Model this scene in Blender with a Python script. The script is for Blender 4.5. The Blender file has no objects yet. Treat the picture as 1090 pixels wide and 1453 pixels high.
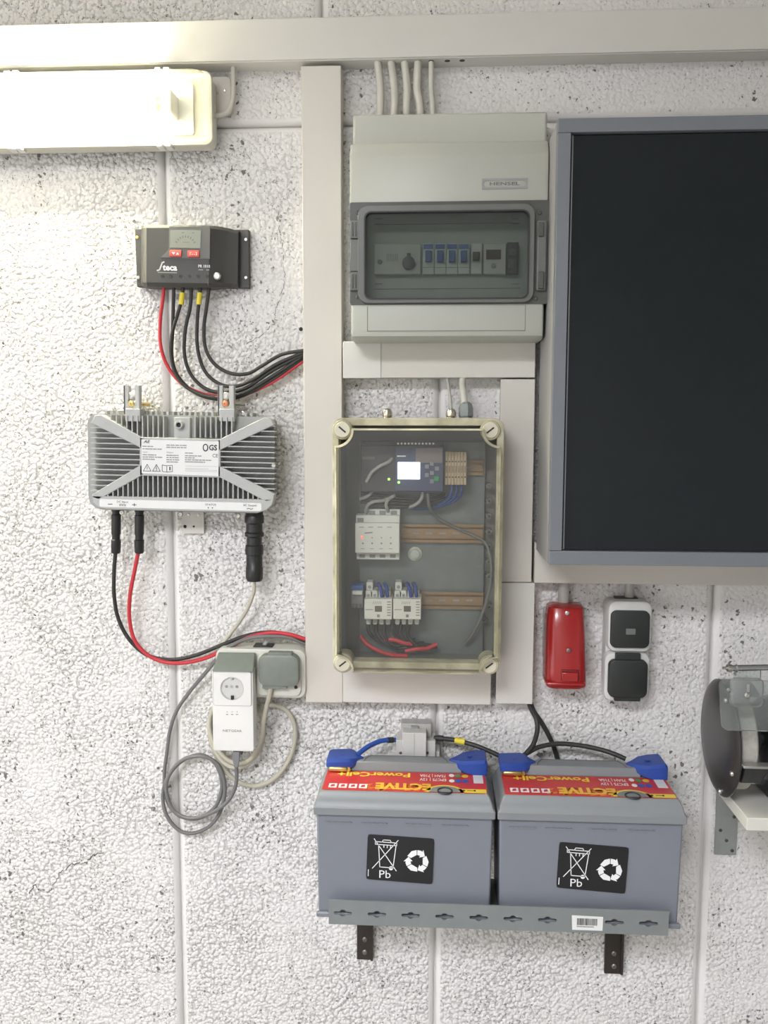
import bpy, math, random
from mathutils import Vector, Matrix
from mathutils.geometry import tessellate_polygon
random.seed(7)
scene = bpy.context.scene
COL = scene.collection

# ------------------------------------------------------------------ camera
FPX, CX, CY, IW, IH = 1217.0, 545.0, 726.5, 1090.0, 1453.0
CAM = Vector((0.0, -1.48, 1.45))
yaw, pit, rol = math.radians(3.2126), math.radians(5.6459), math.radians(0.1118)
FWD = Vector((-math.sin(yaw)*math.cos(pit), math.cos(yaw)*math.cos(pit), -math.sin(pit)))
r0 = Vector((math.cos(yaw), math.sin(yaw), 0)); u0 = r0.cross(FWD)
RGT = r0*math.cos(rol) + u0*math.sin(rol); UPV = -r0*math.sin(rol) + u0*math.cos(rol)
cd = bpy.data.cameras.new('camera'); cam = bpy.data.objects.new('camera', cd); COL.objects.link(cam)
cam.matrix_world = Matrix(((RGT.x, UPV.x, -FWD.x, CAM.x), (RGT.y, UPV.y, -FWD.y, CAM.y), (RGT.z, UPV.z, -FWD.z, CAM.z), (0, 0, 0, 1)))
cd.sensor_fit = 'VERTICAL'; cd.sensor_height = 36.0; cd.lens = FPX/IH*36.0; cd.clip_start = 0.02
scene.camera = cam

# ------------------------------------------------------------------ light and exposure
vs = scene.view_settings
vs.view_transform = 'Standard'; vs.look = 'None'; vs.gamma = 1.0; vs.use_curve_mapping = False
vs.exposure = 0.2
TUBE_STRENGTH = 175.0
def area(name, loc, rot, sx, sy, power, col):
    l = bpy.data.lights.new(name, 'AREA'); l.shape = 'RECTANGLE'; l.size = sx; l.size_y = sy; l.energy = power; l.color = col
    o = bpy.data.objects.new(name, l); COL.objects.link(o); o.location = loc; o.rotation_euler = rot
    return o
# fill from an unseen doorway added on the left; daylight through a roof window
area('doorway_fill', (-2.38, -2.05, 1.05), (0, math.radians(-90), 0), 2.0, 2.3, 22, (1.0, 0.975, 0.97))
area('roof_window_daylight', (-1.0, -2.9, 2.92), (0, 0, 0), 1.38, 0.98, 172, (0.93, 0.945, 1.0))
w = bpy.data.worlds.new('world'); scene.world = w; w.use_nodes = True
w.node_tree.nodes['Background'].inputs[0].default_value = (0.75, 0.82, 0.92, 1); w.node_tree.nodes['Background'].inputs[1].default_value = 0.5

# ------------------------------------------------------------------ pixel <-> world helpers (points on planes parallel to the wall)
def ray(px, py): return FWD + RGT*((px-CX)/FPX) - UPV*((py-CY)/FPX)
def P(px, py, d=0.0):
    r = ray(px, py); return CAM + r*((-d - CAM.y)/r.y)
def PZ(px, py, z):
    r = ray(px, py); return CAM + r*((z - CAM.z)/r.z)
def rect(x0, y0, x1, y1, d):
    xm, ym = (x0+x1)/2, (y0+y1)/2
    return P(x0, ym, d).x, P(x1, ym, d).x, P(xm, y1, d).z, P(xm, y0, d).z

# ------------------------------------------------------------------ materials
MATS = {}
def nn(nt, t, **kw):
    n = nt.nodes.new(t)
    for k, v in kw.items(): setattr(n, k, v)
    return n
def M(name, col, rough=0.5, metal=0.0, var=0.06, scale=40, bump=0.0, bscale=400, coat=0.0, emit=0.0, spec=0.5, dirt=0.0, dirtcol=(0.2, 0.17, 0.13)):
    if name in MATS: return MATS[name]
    m = bpy.data.materials.new(name); m.use_nodes = True; nt = m.node_tree; b = nt.nodes['Principled BSDF']
    tc = nn(nt, 'ShaderNodeNewGeometry')
    nz = nn(nt, 'ShaderNodeTexNoise'); nz.inputs['Scale'].default_value = scale; nz.inputs['Detail'].default_value = 4
    nt.links.new(tc.outputs['Position'], nz.inputs['Vector'])
    mx = nn(nt, 'ShaderNodeMix', data_type='RGBA')
    mx.inputs['A'].default_value = tuple(max(0, c*(1-var)) for c in col)+(1,); mx.inputs['B'].default_value = tuple(min(1, c*(1+var)) for c in col)+(1,)
    nt.links.new(nz.outputs['Fac'], mx.inputs['Factor']); out = mx.outputs['Result']
    if dirt > 0:
        n2 = nn(nt, 'ShaderNodeTexNoise'); n2.inputs['Scale'].default_value = scale*0.35; n2.inputs['Detail'].default_value = 7; n2.inputs['Roughness'].default_value = 0.7
        nt.links.new(tc.outputs['Position'], n2.inputs['Vector'])
        rp = nn(nt, 'ShaderNodeMapRange'); rp.inputs['From Min'].default_value = 0.5; rp.inputs['From Max'].default_value = 0.75; rp.inputs['To Max'].default_value = dirt
        nt.links.new(n2.outputs['Fac'], rp.inputs['Value'])
        m2 = nn(nt, 'ShaderNodeMix', data_type='RGBA'); m2.inputs['B'].default_value = tuple(dirtcol)+(1,)
        nt.links.new(rp.outputs['Result'], m2.inputs['Factor']); nt.links.new(out, m2.inputs['A']); out = m2.outputs['Result']
    nt.links.new(out, b.inputs['Base Color'])
    b.inputs['Roughness'].default_value = rough; b.inputs['Metallic'].default_value = metal; b.inputs['Specular IOR Level'].default_value = spec
    b.inputs['Coat Weight'].default_value = coat
    if emit: b.inputs['Emission Color'].default_value = tuple(col)+(1,); b.inputs['Emission Strength'].default_value = emit
    if bump:
        n3 = nn(nt, 'ShaderNodeTexNoise'); n3.inputs['Scale'].default_value = bscale; n3.inputs['Detail'].default_value = 2
        nt.links.new(tc.outputs['Position'], n3.inputs['Vector'])
        bp = nn(nt, 'ShaderNodeBump'); bp.inputs['Strength'].default_value = bump; bp.inputs['Distance'].default_value = 0.001
        nt.links.new(n3.outputs['Fac'], bp.inputs['Height']); nt.links.new(bp.outputs['Normal'], b.inputs['Normal'])
    MATS[name] = m; return m
def CLEAR(name, tint, diff=None, haze=0.0, gloss=0.05, ior=1.45):
    """thin clear plastic: tinted see-through, a mirror-like sheen by Fresnel, a little milky haze"""
    if name in MATS: return MATS[name]
    m = bpy.data.materials.new(name); m.use_nodes = True; nt = m.node_tree; nt.nodes.clear()
    o = nn(nt, 'ShaderNodeOutputMaterial'); tr = nn(nt, 'ShaderNodeBsdfTransparent'); tr.inputs['Color'].default_value = tuple(tint)+(1,)
    gl = nn(nt, 'ShaderNodeBsdfGlossy'); gl.inputs['Roughness'].default_value = gloss
    fr = nn(nt, 'ShaderNodeFresnel'); fr.inputs['IOR'].default_value = ior
    df = nn(nt, 'ShaderNodeBsdfDiffuse'); df.inputs['Color'].default_value = tuple(diff or (0.8, 0.8, 0.8))+(1,)
    tc = nn(nt, 'ShaderNodeNewGeometry'); nz = nn(nt, 'ShaderNodeTexNoise'); nz.inputs['Scale'].default_value = 25; nz.inputs['Detail'].default_value = 5
    nt.links.new(tc.outputs['Position'], nz.inputs['Vector'])
    mr = nn(nt, 'ShaderNodeMapRange'); mr.inputs['From Min'].default_value = 0.3; mr.inputs['From Max'].default_value = 0.7
    mr.inputs['To Min'].default_value = haze*0.6; mr.inputs['To Max'].default_value = haze*1.4; nt.links.new(nz.outputs['Fac'], mr.inputs['Value'])
    a = nn(nt, 'ShaderNodeMixShader'); nt.links.new(mr.outputs['Result'], a.inputs[0]); nt.links.new(tr.outputs[0], a.inputs[1]); nt.links.new(df.outputs[0], a.inputs[2])
    b = nn(nt, 'ShaderNodeMixShader'); nt.links.new(fr.outputs[0], b.inputs[0]); nt.links.new(a.outputs[0], b.inputs[1]); nt.links.new(gl.outputs[0], b.inputs[2])
    nt.links.new(b.outputs[0], o.inputs[0]); MATS[name] = m; return m

def wall_material():
    m = bpy.data.materials.new('painted_pumice_block'); m.use_nodes = True; nt = m.node_tree; b = nt.nodes['Principled BSDF']
    L = nt.links.new; geo = nn(nt, 'ShaderNodeNewGeometry'); pos = geo.outputs['Position']
    def noise(scale, detail, rough=0.5, vec=pos):
        n = nn(nt, 'ShaderNodeTexNoise'); n.inputs['Scale'].default_value = scale; n.inputs['Detail'].default_value = detail; n.inputs['Roughness'].default_value = rough
        L(vec, n.inputs['Vector']); return n.outputs['Fac']
    def rng(v, a, c, d=0.0, e=1.0):
        n = nn(nt, 'ShaderNodeMapRange'); n.inputs['From Min'].default_value = a; n.inputs['From Max'].default_value = c
        n.inputs['To Min'].default_value = d; n.inputs['To Max'].default_value = e; L(v, n.inputs['Value']); return n.outputs['Result']
    def mth(op, a, c):
        n = nn(nt, 'ShaderNodeMath', operation=op)
        for i, v in enumerate((a, c)):
            if isinstance(v, (int, float)): n.inputs[i].default_value = v
            else: L(v, n.inputs[i])
        return n.outputs[0]
    # warp so the grains are irregular
    wn = nn(nt, 'ShaderNodeTexNoise'); wn.inputs['Scale'].default_value = 70; wn.inputs['Detail'].default_value = 2; L(pos, wn.inputs['Vector'])
    vm = nn(nt, 'ShaderNodeVectorMath', operation='MULTIPLY_ADD'); vm.inputs[1].default_value = (0.007, 0.007, 0.007); L(wn.outputs['Color'], vm.inputs[0]); L(pos, vm.inputs[2])
    wp = vm.outputs[0]
    vo = nn(nt, 'ShaderNodeTexVoronoi', feature='SMOOTH_F1'); vo.inputs['Scale'].default_value = 150; vo.inputs['Smoothness'].default_value = 0.25; L(wp, vo.inputs['Vector'])
    grain = rng(vo.outputs['Distance'], 0.1, 0.75, 1.0, 0.0)
    mid = noise(55, 5, 0.6); big = noise(9, 3)
    # pits in clusters that run in vertical streaks
    mp = nn(nt, 'ShaderNodeMapping'); mp.inputs['Scale'].default_value = (11, 11, 3.2); L(pos, mp.inputs['Vector'])
    cl = noise(1.0, 3, 0.6, mp.outputs[0])
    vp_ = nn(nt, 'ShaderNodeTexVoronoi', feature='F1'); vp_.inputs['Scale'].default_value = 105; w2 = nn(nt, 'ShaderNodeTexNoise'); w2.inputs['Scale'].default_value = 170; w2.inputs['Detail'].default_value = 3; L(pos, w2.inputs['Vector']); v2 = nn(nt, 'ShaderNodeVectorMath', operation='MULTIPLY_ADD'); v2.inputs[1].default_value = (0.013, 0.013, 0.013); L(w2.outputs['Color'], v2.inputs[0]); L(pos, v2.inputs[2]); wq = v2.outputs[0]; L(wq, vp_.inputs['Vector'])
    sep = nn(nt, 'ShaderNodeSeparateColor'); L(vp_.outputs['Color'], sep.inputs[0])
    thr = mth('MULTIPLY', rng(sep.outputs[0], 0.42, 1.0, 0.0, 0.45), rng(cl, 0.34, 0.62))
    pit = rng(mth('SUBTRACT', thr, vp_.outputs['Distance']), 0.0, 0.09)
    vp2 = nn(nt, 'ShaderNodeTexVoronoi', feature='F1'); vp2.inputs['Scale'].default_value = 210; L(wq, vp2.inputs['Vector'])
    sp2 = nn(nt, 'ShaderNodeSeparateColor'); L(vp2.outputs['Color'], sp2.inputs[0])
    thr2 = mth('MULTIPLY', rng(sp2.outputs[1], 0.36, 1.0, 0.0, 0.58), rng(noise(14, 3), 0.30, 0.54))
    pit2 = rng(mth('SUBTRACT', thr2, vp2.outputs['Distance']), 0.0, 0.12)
    sx = nn(nt, 'ShaderNodeSeparateXYZ'); L(pos, sx.inputs[0])
    coarse = mth('MULTIPLY', rng(noise(5, 3), 0.33, 0.58, 0.25, 1.0), rng(mth('ADD', mth('MULTIPLY', sx.outputs[0], 1.0), mth('MULTIPLY', sx.outputs[2], 0.45)), 0.3, 1.05, 1.0, 0.12))    # coarser aggregate low down and towards the doorway
    crev_shade = mth('MULTIPLY', rng(vo.outputs['Distance'], 0.61, 0.71), mth('MULTIPLY', coarse, 0.42))  # crevices between grains: their shade is put into the colour
    sn = nn(nt, 'ShaderNodeSeparateXYZ'); L(geo.outputs['True Normal'], sn.inputs[0])
    face = rng(mth('ABSOLUTE', sn.outputs[1], 0), 0.93, 0.995)          # the pointed joint edges are trowelled smooth
    pits = mth('MULTIPLY', mth('MAXIMUM', mth('MAXIMUM', pit, mth('MULTIPLY', pit2, rng(coarse, 0.05, 0.7, 0.35, 0.8))), crev_shade), face)
    h = mth('ADD', mth('MULTIPLY', mth('MULTIPLY', grain, mth('ADD', mth('MULTIPLY', coarse, 0.65), rng(big, 0.3, 0.7, 0.15, 0.45))), 1.0), mth('MULTIPLY', mid, 0.65))
    h = mth('SUBTRACT', h, mth('MULTIPLY', pits, 1.1))
    h = mth('MULTIPLY', h, mth('ADD', mth('MULTIPLY', face, 0.85), 0.15))
    bp = nn(nt, 'ShaderNodeBump'); bp.inputs['Strength'].default_value = 0.72; bp.inputs['Distance'].default_value = 0.0042; L(h, bp.inputs['Height']); L(bp.outputs['Normal'], b.inputs['Normal'])
    c1 = nn(nt, 'ShaderNodeMix', data_type='RGBA'); c1.inputs['A'].default_value = (0.74, 0.725, 0.70, 1); c1.inputs['B'].default_value = (0.83, 0.815, 0.80, 1); L(noise(6, 4), c1.inputs['Factor'])
    c2 = nn(nt, 'ShaderNodeMix', data_type='RGBA'); c2.inputs['B'].default_value = (0.10, 0.085, 0.075, 1); L(c1.outputs['Result'], c2.inputs['A']); L(mth('MULTIPLY', pits, 0.85), c2.inputs['Factor'])  # dark of unpainted pits, plus painted shade of the grain crevices
    L(c2.outputs['Result'], b.inputs['Base Color']); b.inputs['Roughness'].default_value = 0.75; b.inputs['Specular IOR Level'].default_value = 0.25
    return m

# ------------------------------------------------------------------ mesh builder
def rr(x0, x1, z0, z1, r, n=5):
    o = []
    for cx, cz, a in ((x1-r, z1-r, 0), (x0+r, z1-r, 90), (x0+r, z0+r, 180), (x1-r, z0+r, 270)):
        for i in range(n+1):
            t = math.radians(a+90*i/n); o.append((cx+r*math.cos(t), cz+r*math.sin(t)))
    return o
def circ(cx, cz, r, n=20, r2=None, a0=0): return [(cx+r*math.cos(a0+2*math.pi*i/n), cz+(r2 or r)*math.sin(a0+2*math.pi*i/n)) for i in range(n)]
def spline(pts, n=8):
    pts = [Vector(p) for p in pts]; o = []
    q = [pts[0]*2-pts[1]]+pts+[pts[-1]*2-pts[-2]]
    for i in range(1, len(q)-2):
        a, b, c, d = q[i-1:i+3]
        for k in range(n):
            t = k/n; o.append(0.5*((2*b)+(c-a)*t+(2*a-5*b+4*c-d)*t*t+(3*b-a-3*c+d)*t**3))
    o.append(pts[-1]); return o
class MB:
    def __init__(s): s.v = []; s.f = []
    def add(s, vs_, fs):
        o = len(s.v); s.v += [tuple(v) for v in vs_]; s.f += [tuple(i+o for i in f) for f in fs]; return s
    def box(s, x0, x1, y0, y1, z0, z1):
        x0, x1 = min(x0, x1), max(x0, x1); y0, y1 = min(y0, y1), max(y0, y1); z0, z1 = min(z0, z1), max(z0, z1)
        return s.add([(x, y, z) for x in (x0, x1) for y in (y0, y1) for z in (z0, z1)], [(0, 1, 3, 2), (4, 6, 7, 5), (0, 4, 5, 1), (2, 3, 7, 6), (0, 2, 6, 4), (1, 5, 7, 3)])
    def loft(s, loops, cap0=True, cap1=True):
        n = len(loops[0]); vs_ = [p for l in loops for p in l]; fs = []
        for k in range(len(loops)-1):
            for i in range(n):
                j = (i+1) % n; fs.append((k*n+i, k*n+j, (k+1)*n+j, (k+1)*n+i))
        if cap0: fs.append(tuple(range(n-1, -1, -1)))
        if cap1: fs.append(tuple((len(loops)-1)*n+i for i in range(n)))
        return s.add(vs_, fs)
    def prism(s, poly, d0, d1, taper=0.0, edge=0.0):
        """poly (x,z) from depth d0 (nearer the wall) out to d1, y = -d; taper shrinks the front, edge chamfers it"""
        cx = sum(p[0] for p in poly)/len(poly); cz = sum(p[1] for p in poly)/len(poly)
        def lp(d, sh):
            o = []
            for x, z in poly:
                l = math.hypot(x-cx, z-cz) or 1; o.append((x-(x-cx)/l*sh, -d, z-(z-cz)/l*sh))
            return o
        ls = [lp(d0, 0)]
        if edge: ls += [lp(d1-edge, taper), lp(d1-edge*0.3, taper+edge*0.3), lp(d1, taper+edge)]
        else: ls += [lp(d1, taper)]
        return s.loft(ls)
    def ring(s, po, pi, d0, d1):
        n = len(po); vs_ = []; fs = []
        for d in (d0, d1):
            vs_ += [(x, -d, z) for x, z in po]; vs_ += [(x, -d, z) for x, z in pi]
        for i in range(n):
            j = (i+1) % n
            fs += [(i, j, 2*n+j, 2*n+i), (n+j, n+i, 3*n+i, 3*n+j), (2*n+i, 2*n+j, 3*n+j, 3*n+i), (j, i, n+i, n+j)]
        return s.add(vs_, fs)
    def holed(s, outer, holes, d0, d1):
        lists = [outer]+holes; tri = tessellate_polygon([[Vector((x, z, 0)) for x, z in l] for l in lists]); flat = [p for l in lists for p in l]; n = len(flat)
        vs_ = [(x, -d1, z) for x, z in flat]+[(x, -d0, z) for x, z in flat]; fs = [tuple(t) for t in tri]+[tuple(n+i for i in reversed(t)) for t in tri]; o = 0
        for l in lists:
            for i in range(len(l)):
                j = (i+1) % len(l); fs.append((o+i, o+j, n+o+j, n+o+i))
            o += len(l)
        return s.add(vs_, fs)
    def tube(s, pts, r, n=8, sm=6, caps=True):
        pts = spline(pts, sm) if sm else [Vector(p) for p in pts]; loops = []
        t = (pts[1]-pts[0]).normalized(); a = t.orthogonal().normalized()
        for i, p in enumerate(pts):
            t = (pts[min(i+1, len(pts)-1)]-pts[max(i-1, 0)]).normalized(); a = (a-t*a.dot(t)).normalized(); b = t.cross(a)
            rr_ = r[min(len(r)-1, int(i*len(r)/len(pts)))] if isinstance(r, (list, tuple)) else r
            loops.append([p+(a*math.cos(2*math.pi*k/n)+b*math.sin(2*math.pi*k/n))*rr_ for k in range(n)])
        return s.loft(loops, caps, caps)
    def lathe(s, p0, axis, prof, n=20):
        """prof: (distance along axis, radius)"""
        p0 = Vector(p0); t = Vector(axis).normalized(); a = t.orthogonal().normalized(); b = t.cross(a)
        return s.loft([[p0+t*h+(a*math.cos(2*math.pi*k/n)+b*math.sin(2*math.pi*k/n))*max(r, 1e-5) for k in range(n)] for h, r in prof])
    def strip(s, pts, w, d, closed=False):
        """flat painted line of width w on the plane y=-d through (x,z) points"""
        pts = [Vector(p) for p in pts]; n = len(pts); loop = list(range(n))+([0] if closed else [])
        for i, j in zip(loop, loop[1:]):
            t = (pts[j]-pts[i]); l = t.length
            if l < 1e-7: continue
            t /= l; q = Vector((-t.y, t.x))*w/2; e = t*w*0.4; a, b = pts[i]-e, pts[j]+e
            s.add([(v.x, -d, v.y) for v in (a+q, a-q, b-q, b+q)], [(0, 1, 2, 3)])
        return s
    def flat(s, poly, d): return s.add([(x, -d, z) for x, z in poly], [tuple(range(len(poly)))])
    def text(s, txt, x, z, h, d, width=None, bold=0.0, align='L', shear=0.0):
        vs_, fs = text_mesh(txt, bold, shear); xs = [v[0] for v in vs_]; zs = [v[1] for v in vs_]
        mnx, mxx = min(xs), max(xs); k = h/0.72; kx = (width/(mxx-mnx)) if width else k
        ox = {'L': mnx, 'C': (mnx+mxx)/2, 'R': mxx}[align]
        return s.add([(x+(v[0]-ox)*kx, -d, z+v[1]*k) for v in vs_], fs)
    def build(s, name, mat, parent=None, bevel=0.0, smooth=35, seg=2, local=True):
        me = bpy.data.meshes.new(name); me.from_pydata(s.v, [], s.f); me.update()
        o = bpy.data.objects.new(name, me); COL.objects.link(o); me.materials.append(mat)
        import bmesh
        bm = bmesh.new(); bm.from_mesh(me); bmesh.ops.recalc_face_normals(bm, faces=bm.faces); bm.to_mesh(me); bm.free()
        if smooth:
            me.polygons.foreach_set('use_smooth', [True]*len(me.polygons)); me.set_sharp_from_angle(angle=math.radians(smooth))
        if bevel:
            b = o.modifiers.new('bevel', 'BEVEL'); b.width = bevel; b.segments = seg; b.limit_method = 'ANGLE'; b.angle_limit = math.radians(50); b.harden_normals = False
        if parent: o.parent = parent
        return o
TXT = {}
def text_mesh(txt, bold, shear):
    k = (txt, bold, shear)
    if k not in TXT:
        c = bpy.data.curves.new('lettering', 'FONT'); c.body = txt; c.offset = bold; c.shear = shear; c.resolution_u = 2
        o = bpy.data.objects.new('lettering', c); COL.objects.link(o); me = bpy.data.meshes.new_from_object(o.evaluated_get(bpy.context.evaluated_depsgraph_get()))
        TXT[k] = ([tuple(v.co) for v in me.vertices], [tuple(p.vertices) for p in me.polygons])
        bpy.data.objects.remove(o); bpy.data.meshes.remove(me)
    return TXT[k]
def tag(o, label=None, cat=None, group=None, kind=None):
    if label: o['label'] = label
    if cat: o['category'] = cat
    if group: o['group'] = group
    if kind: o['kind'] = kind
    return o
def center(o):
    """move a world-space mesh's origin to its middle"""
    me = o.data; n = len(me.vertices); c = Vector((0, 0, 0))
    for v in me.vertices: c += v.co
    c /= n
    me.transform(Matrix.Translation(-c)); o.location = c; return o
class Thing:
    def __init__(s, name, label, cat, px, py, rot=0.0, group=None, d=0.0):
        s.o = bpy.data.objects.new(name, None); COL.objects.link(s.o); s.o.empty_display_size = 0.03
        s.loc = P(px, py, d); s.o.location = s.loc; s.a = math.radians(rot); s.o.rotation_euler = (0, s.a, 0); tag(s.o, label, cat, group); s.d = d
    def l(s, px, py, d):
        v = P(px, py, d)-s.loc; c, n = math.cos(-s.a), math.sin(-s.a)
        return Vector((v.x*c+v.z*n, v.y, -v.x*n+v.z*c))
    def p2(s, px, py, d): v = s.l(px, py, d); return (v.x, v.z)
    def r(s, x0, y0, x1, y1, d):
        xm, ym = (x0+x1)/2, (y0+y1)/2
        return s.l(x0, ym, d).x, s.l(x1, ym, d).x, s.l(xm, y1, d).z, s.l(xm, y0, d).z
    def box(s, name, mat, x0, y0, x1, y1, d0, d1, bevel=0.0, parent=None, r=0.0):
        a, b, c, e = s.r(x0, y0, x1, y1, d1); m = MB()
        if r: m.prism(rr(a, b, c, e, r), d0-s.d, d1-s.d)
        else: m.box(a, b, -(d0-s.d), -(d1-s.d), c, e)
        return m.build(name, mat, parent or s.o, bevel)
def cable(name, label, pts, r, mat, cat='cable', group=None, parent=None, n=8, sm=6):
    """pts: (px, py, depth from wall)"""
    m = MB().tube([P(*p) for p in pts], r, n, sm); o = m.build(name, mat, None, 0, 60); center(o)
    tag(o, label, cat, group); return o
def sleeve(o, pts, r, mat, name='marker_sleeve'):
    m = MB().tube([P(*p)-o.location for p in pts], r, 8, 4); return m.build(name, mat, o, 0, 60)
UNIT = None
def unit_box(name, mat, parent, x0, x1, y0, y1, z0, z1):
    """alike small pieces share one cube mesh per material"""
    key = 'unit_'+mat.name
    me = bpy.data.meshes.get(key)
    if not me:
        me = bpy.data.meshes.new(key); b = MB().box(-.5, .5, -.5, .5, -.5, .5); me.from_pydata(b.v, [], b.f); me.materials.append(mat); me.update()
    o = bpy.data.objects.new(name, me); COL.objects.link(o); o.parent = parent
    o.location = ((x0+x1)/2, (y0+y1)/2, (z0+z1)/2); o.scale = (abs(x1-x0), abs(y1-y0), abs(z1-z0)); return o
def screw(name, mat, parent, p, r, h=0.002, axis=(0, -1, 0), n=14, head=None):
    m = MB().lathe(p, axis, [(0, r), (h*0.6, r), (h, r*0.7), (h, r*0.3), (h*0.5, r*0.25)], n); return m.build(name, mat, parent, 0, 40)

# ------------------------------------------------------------------ common materials
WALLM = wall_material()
MORT = M('smooth_white_mortar', (0.74, 0.73, 0.71), 0.7, bump=0.3, bscale=300)
PVC = M('ivory_pvc', (0.62, 0.59, 0.53), 0.42, var=0.03, scale=12, dirt=0.06)
PVCW = M('white_pvc', (0.64, 0.625, 0.58), 0.42, var=0.03, scale=12)
HENS = M('light_grey_abs', (0.45, 0.46, 0.405), 0.4, var=0.03, scale=20, dirt=0.05)
BLACKP = M('black_plastic', (0.018, 0.018, 0.018), 0.4, var=0.2)
BLACKC = M('black_cable_sheath', (0.03, 0.03, 0.027), 0.5, var=0.15)
REDC = M('red_cable_sheath', (0.55, 0.035, 0.045), 0.45)
GREYC = M('grey_cable_sheath', (0.17, 0.17, 0.165), 0.5)
BEIGEC = M('beige_cable_sheath', (0.50, 0.47, 0.38), 0.5)
YEL = M('yellow_sleeve', (0.75, 0.62, 0.05), 0.5)
STEEL = M('screw_steel', (0.55, 0.54, 0.50), 0.3, 1.0)
BRASS = M('yellow_zinc', (0.55, 0.42, 0.18), 0.35, 1.0)
NICKEL = M('nickel_brass', (0.66, 0.60, 0.48), 0.25, 1.0)
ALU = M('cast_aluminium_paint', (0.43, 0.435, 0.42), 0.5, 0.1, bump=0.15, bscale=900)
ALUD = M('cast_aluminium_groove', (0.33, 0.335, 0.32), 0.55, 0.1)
WHITEP = M('white_plastic', (0.78, 0.77, 0.74), 0.35, var=0.02)
LABELW = M('white_label_film', (0.76, 0.76, 0.74), 0.4, var=0.02)
INK = M('black_print', (0.025, 0.025, 0.025), 0.5)
INKG = M('grey_print', (0.28, 0.28, 0.28), 0.5)
WINK = M('white_print', (0.85, 0.85, 0.85), 0.5, var=0.02)
REDP = M('red_glossy_plastic', (0.34, 0.015, 0.015), 0.25, coat=0.3)
GALV = M('galvanised_steel', (0.36, 0.38, 0.37), 0.45, 0.55, var=0.12, scale=60)

# ------------------------------------------------------------------ the room
ZT = 2.7; XL, XR, YF = -2.3, 2.2, -4.4
def plainbox(name, mat, x0, x1, y0, y1, z0, z1, parent=None):
    o = MB().box(x0, x1, y0, y1, z0, z1).build(name, mat, parent, 0, 0)
    if not parent: center(o); tag(o, kind='structure')
    return o
zj = P(380, 178, 0).z
joints = [P(246, 870, 0).x, P(618, 1230, 0).x, P(1004, 1100, 0).x]
wb = plainbox('wall_back', MORT, XL-0.1, XR+0.1, 0.014, 0.14, 0, ZT)
G = 0.0012
def block(x0, x1, z0, z1):
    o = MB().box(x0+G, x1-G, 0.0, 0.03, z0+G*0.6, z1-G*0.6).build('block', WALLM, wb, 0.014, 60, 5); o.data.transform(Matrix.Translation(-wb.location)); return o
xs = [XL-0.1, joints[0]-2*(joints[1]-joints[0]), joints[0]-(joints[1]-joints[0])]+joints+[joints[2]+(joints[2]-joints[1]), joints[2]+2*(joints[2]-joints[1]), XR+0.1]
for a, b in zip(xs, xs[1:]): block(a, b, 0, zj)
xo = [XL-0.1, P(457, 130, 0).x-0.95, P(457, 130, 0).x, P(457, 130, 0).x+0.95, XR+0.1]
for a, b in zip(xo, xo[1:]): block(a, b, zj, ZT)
def crack(pts, w_):
    rn = random.Random(len(pts)); g = MB(); P2 = []
    for (x0, y0), (x1, y1) in zip(pts, pts[1:]):
        for k in range(6): u = k/6; P2.append((x0+(x1-x0)*u+rn.uniform(-1.6, 1.6), y0+(y1-y0)*u+rn.uniform(-1.6, 1.6)))
    P2 = [P(a, b, 0) for a, b in P2]
    for i, (a, b) in enumerate(zip(P2, P2[1:])):
        if rn.random() < .8: g.strip([(a.x-wb.location.x, a.z-wb.location.z), (b.x-wb.location.x, b.z-wb.location.z)], w_*rn.uniform(.5, 1.4), wb.location.y+.0006)
    g.build('crack', M('crack_dark', (.16, .14, .12), .9), wb, 0, 0)
crack([(42, 1268), (50, 1255), (56, 1263), (72, 1264), (85, 1240), (102, 1226), (123, 1224), (132, 1213), (150, 1210)], .0016)
crack([(396, 300), (397, 330), (402, 350), (404, 390), (402, 412), (391, 440), (390, 458), (372, 475), (345, 492)], .0008)
ROOM = M('grey_white_room_paint', (0.50, 0.49, 0.475), 0.8, scale=3)
plainbox('floor', M('concrete_floor', (0.30, 0.29, 0.275), 0.7, scale=8, dirt=0.3), XL-0.1, XR+0.1, YF-0.1, 0.14, -0.1, 0)
o = MB().holed([(XL-.1, YF-.1), (XR+.1, YF-.1), (XR+.1, .14), (XL-.1, .14)], [[(-1.7, -3.4), (-0.3, -3.4), (-0.3, -2.4), (-1.7, -2.4)]], 0, 0.1).build('ceiling', ROOM, None, 0, 0)
o.data.transform(Matrix(((1, 0, 0, 0), (0, 0, 1, 0), (0, -1, 0, 0), (0, 0, 0, 1)))); o.location.z = ZT; tag(o, kind='structure')
o = MB().holed([(YF, 0), (0.0, 0), (0.0, ZT), (YF, ZT)], [[(-3.2, 0.02), (-0.9, 0.02), (-0.9, 2.1), (-3.2, 2.1)]], 0, 0.1).build('wall_left', ROOM, None, 0, 0)
o.data.transform(Matrix(((0, 1, 0, XL), (1, 0, 0, 0), (0, 0, 1, 0), (0, 0, 0, 1)))); tag(o, kind='structure')
o = MB().ring([(-1.75, -3.45), (-.25, -3.45), (-.25, -2.35), (-1.75, -2.35)], [(-1.7, -3.4), (-.3, -3.4), (-.3, -2.4), (-1.7, -2.4)], 0, 0.15).build('added_shaft_1', ROOM, None, 0, 0)  # unseen light shaft, added to keep the roof light off the upper wall
o.data.transform(Matrix(((1, 0, 0, 0), (0, 0, 1, 0), (0, -1, 0, 0), (0, 0, 0, 1)))); o.location.z = ZT+0.1; tag(o, kind='structure')
plainbox('wall_right', ROOM, XR, XR+0.1, YF, 0, 0, ZT)
plainbox('wall_front', ROOM, XL, XR, YF-0.1, YF, 0, ZT)

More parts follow.
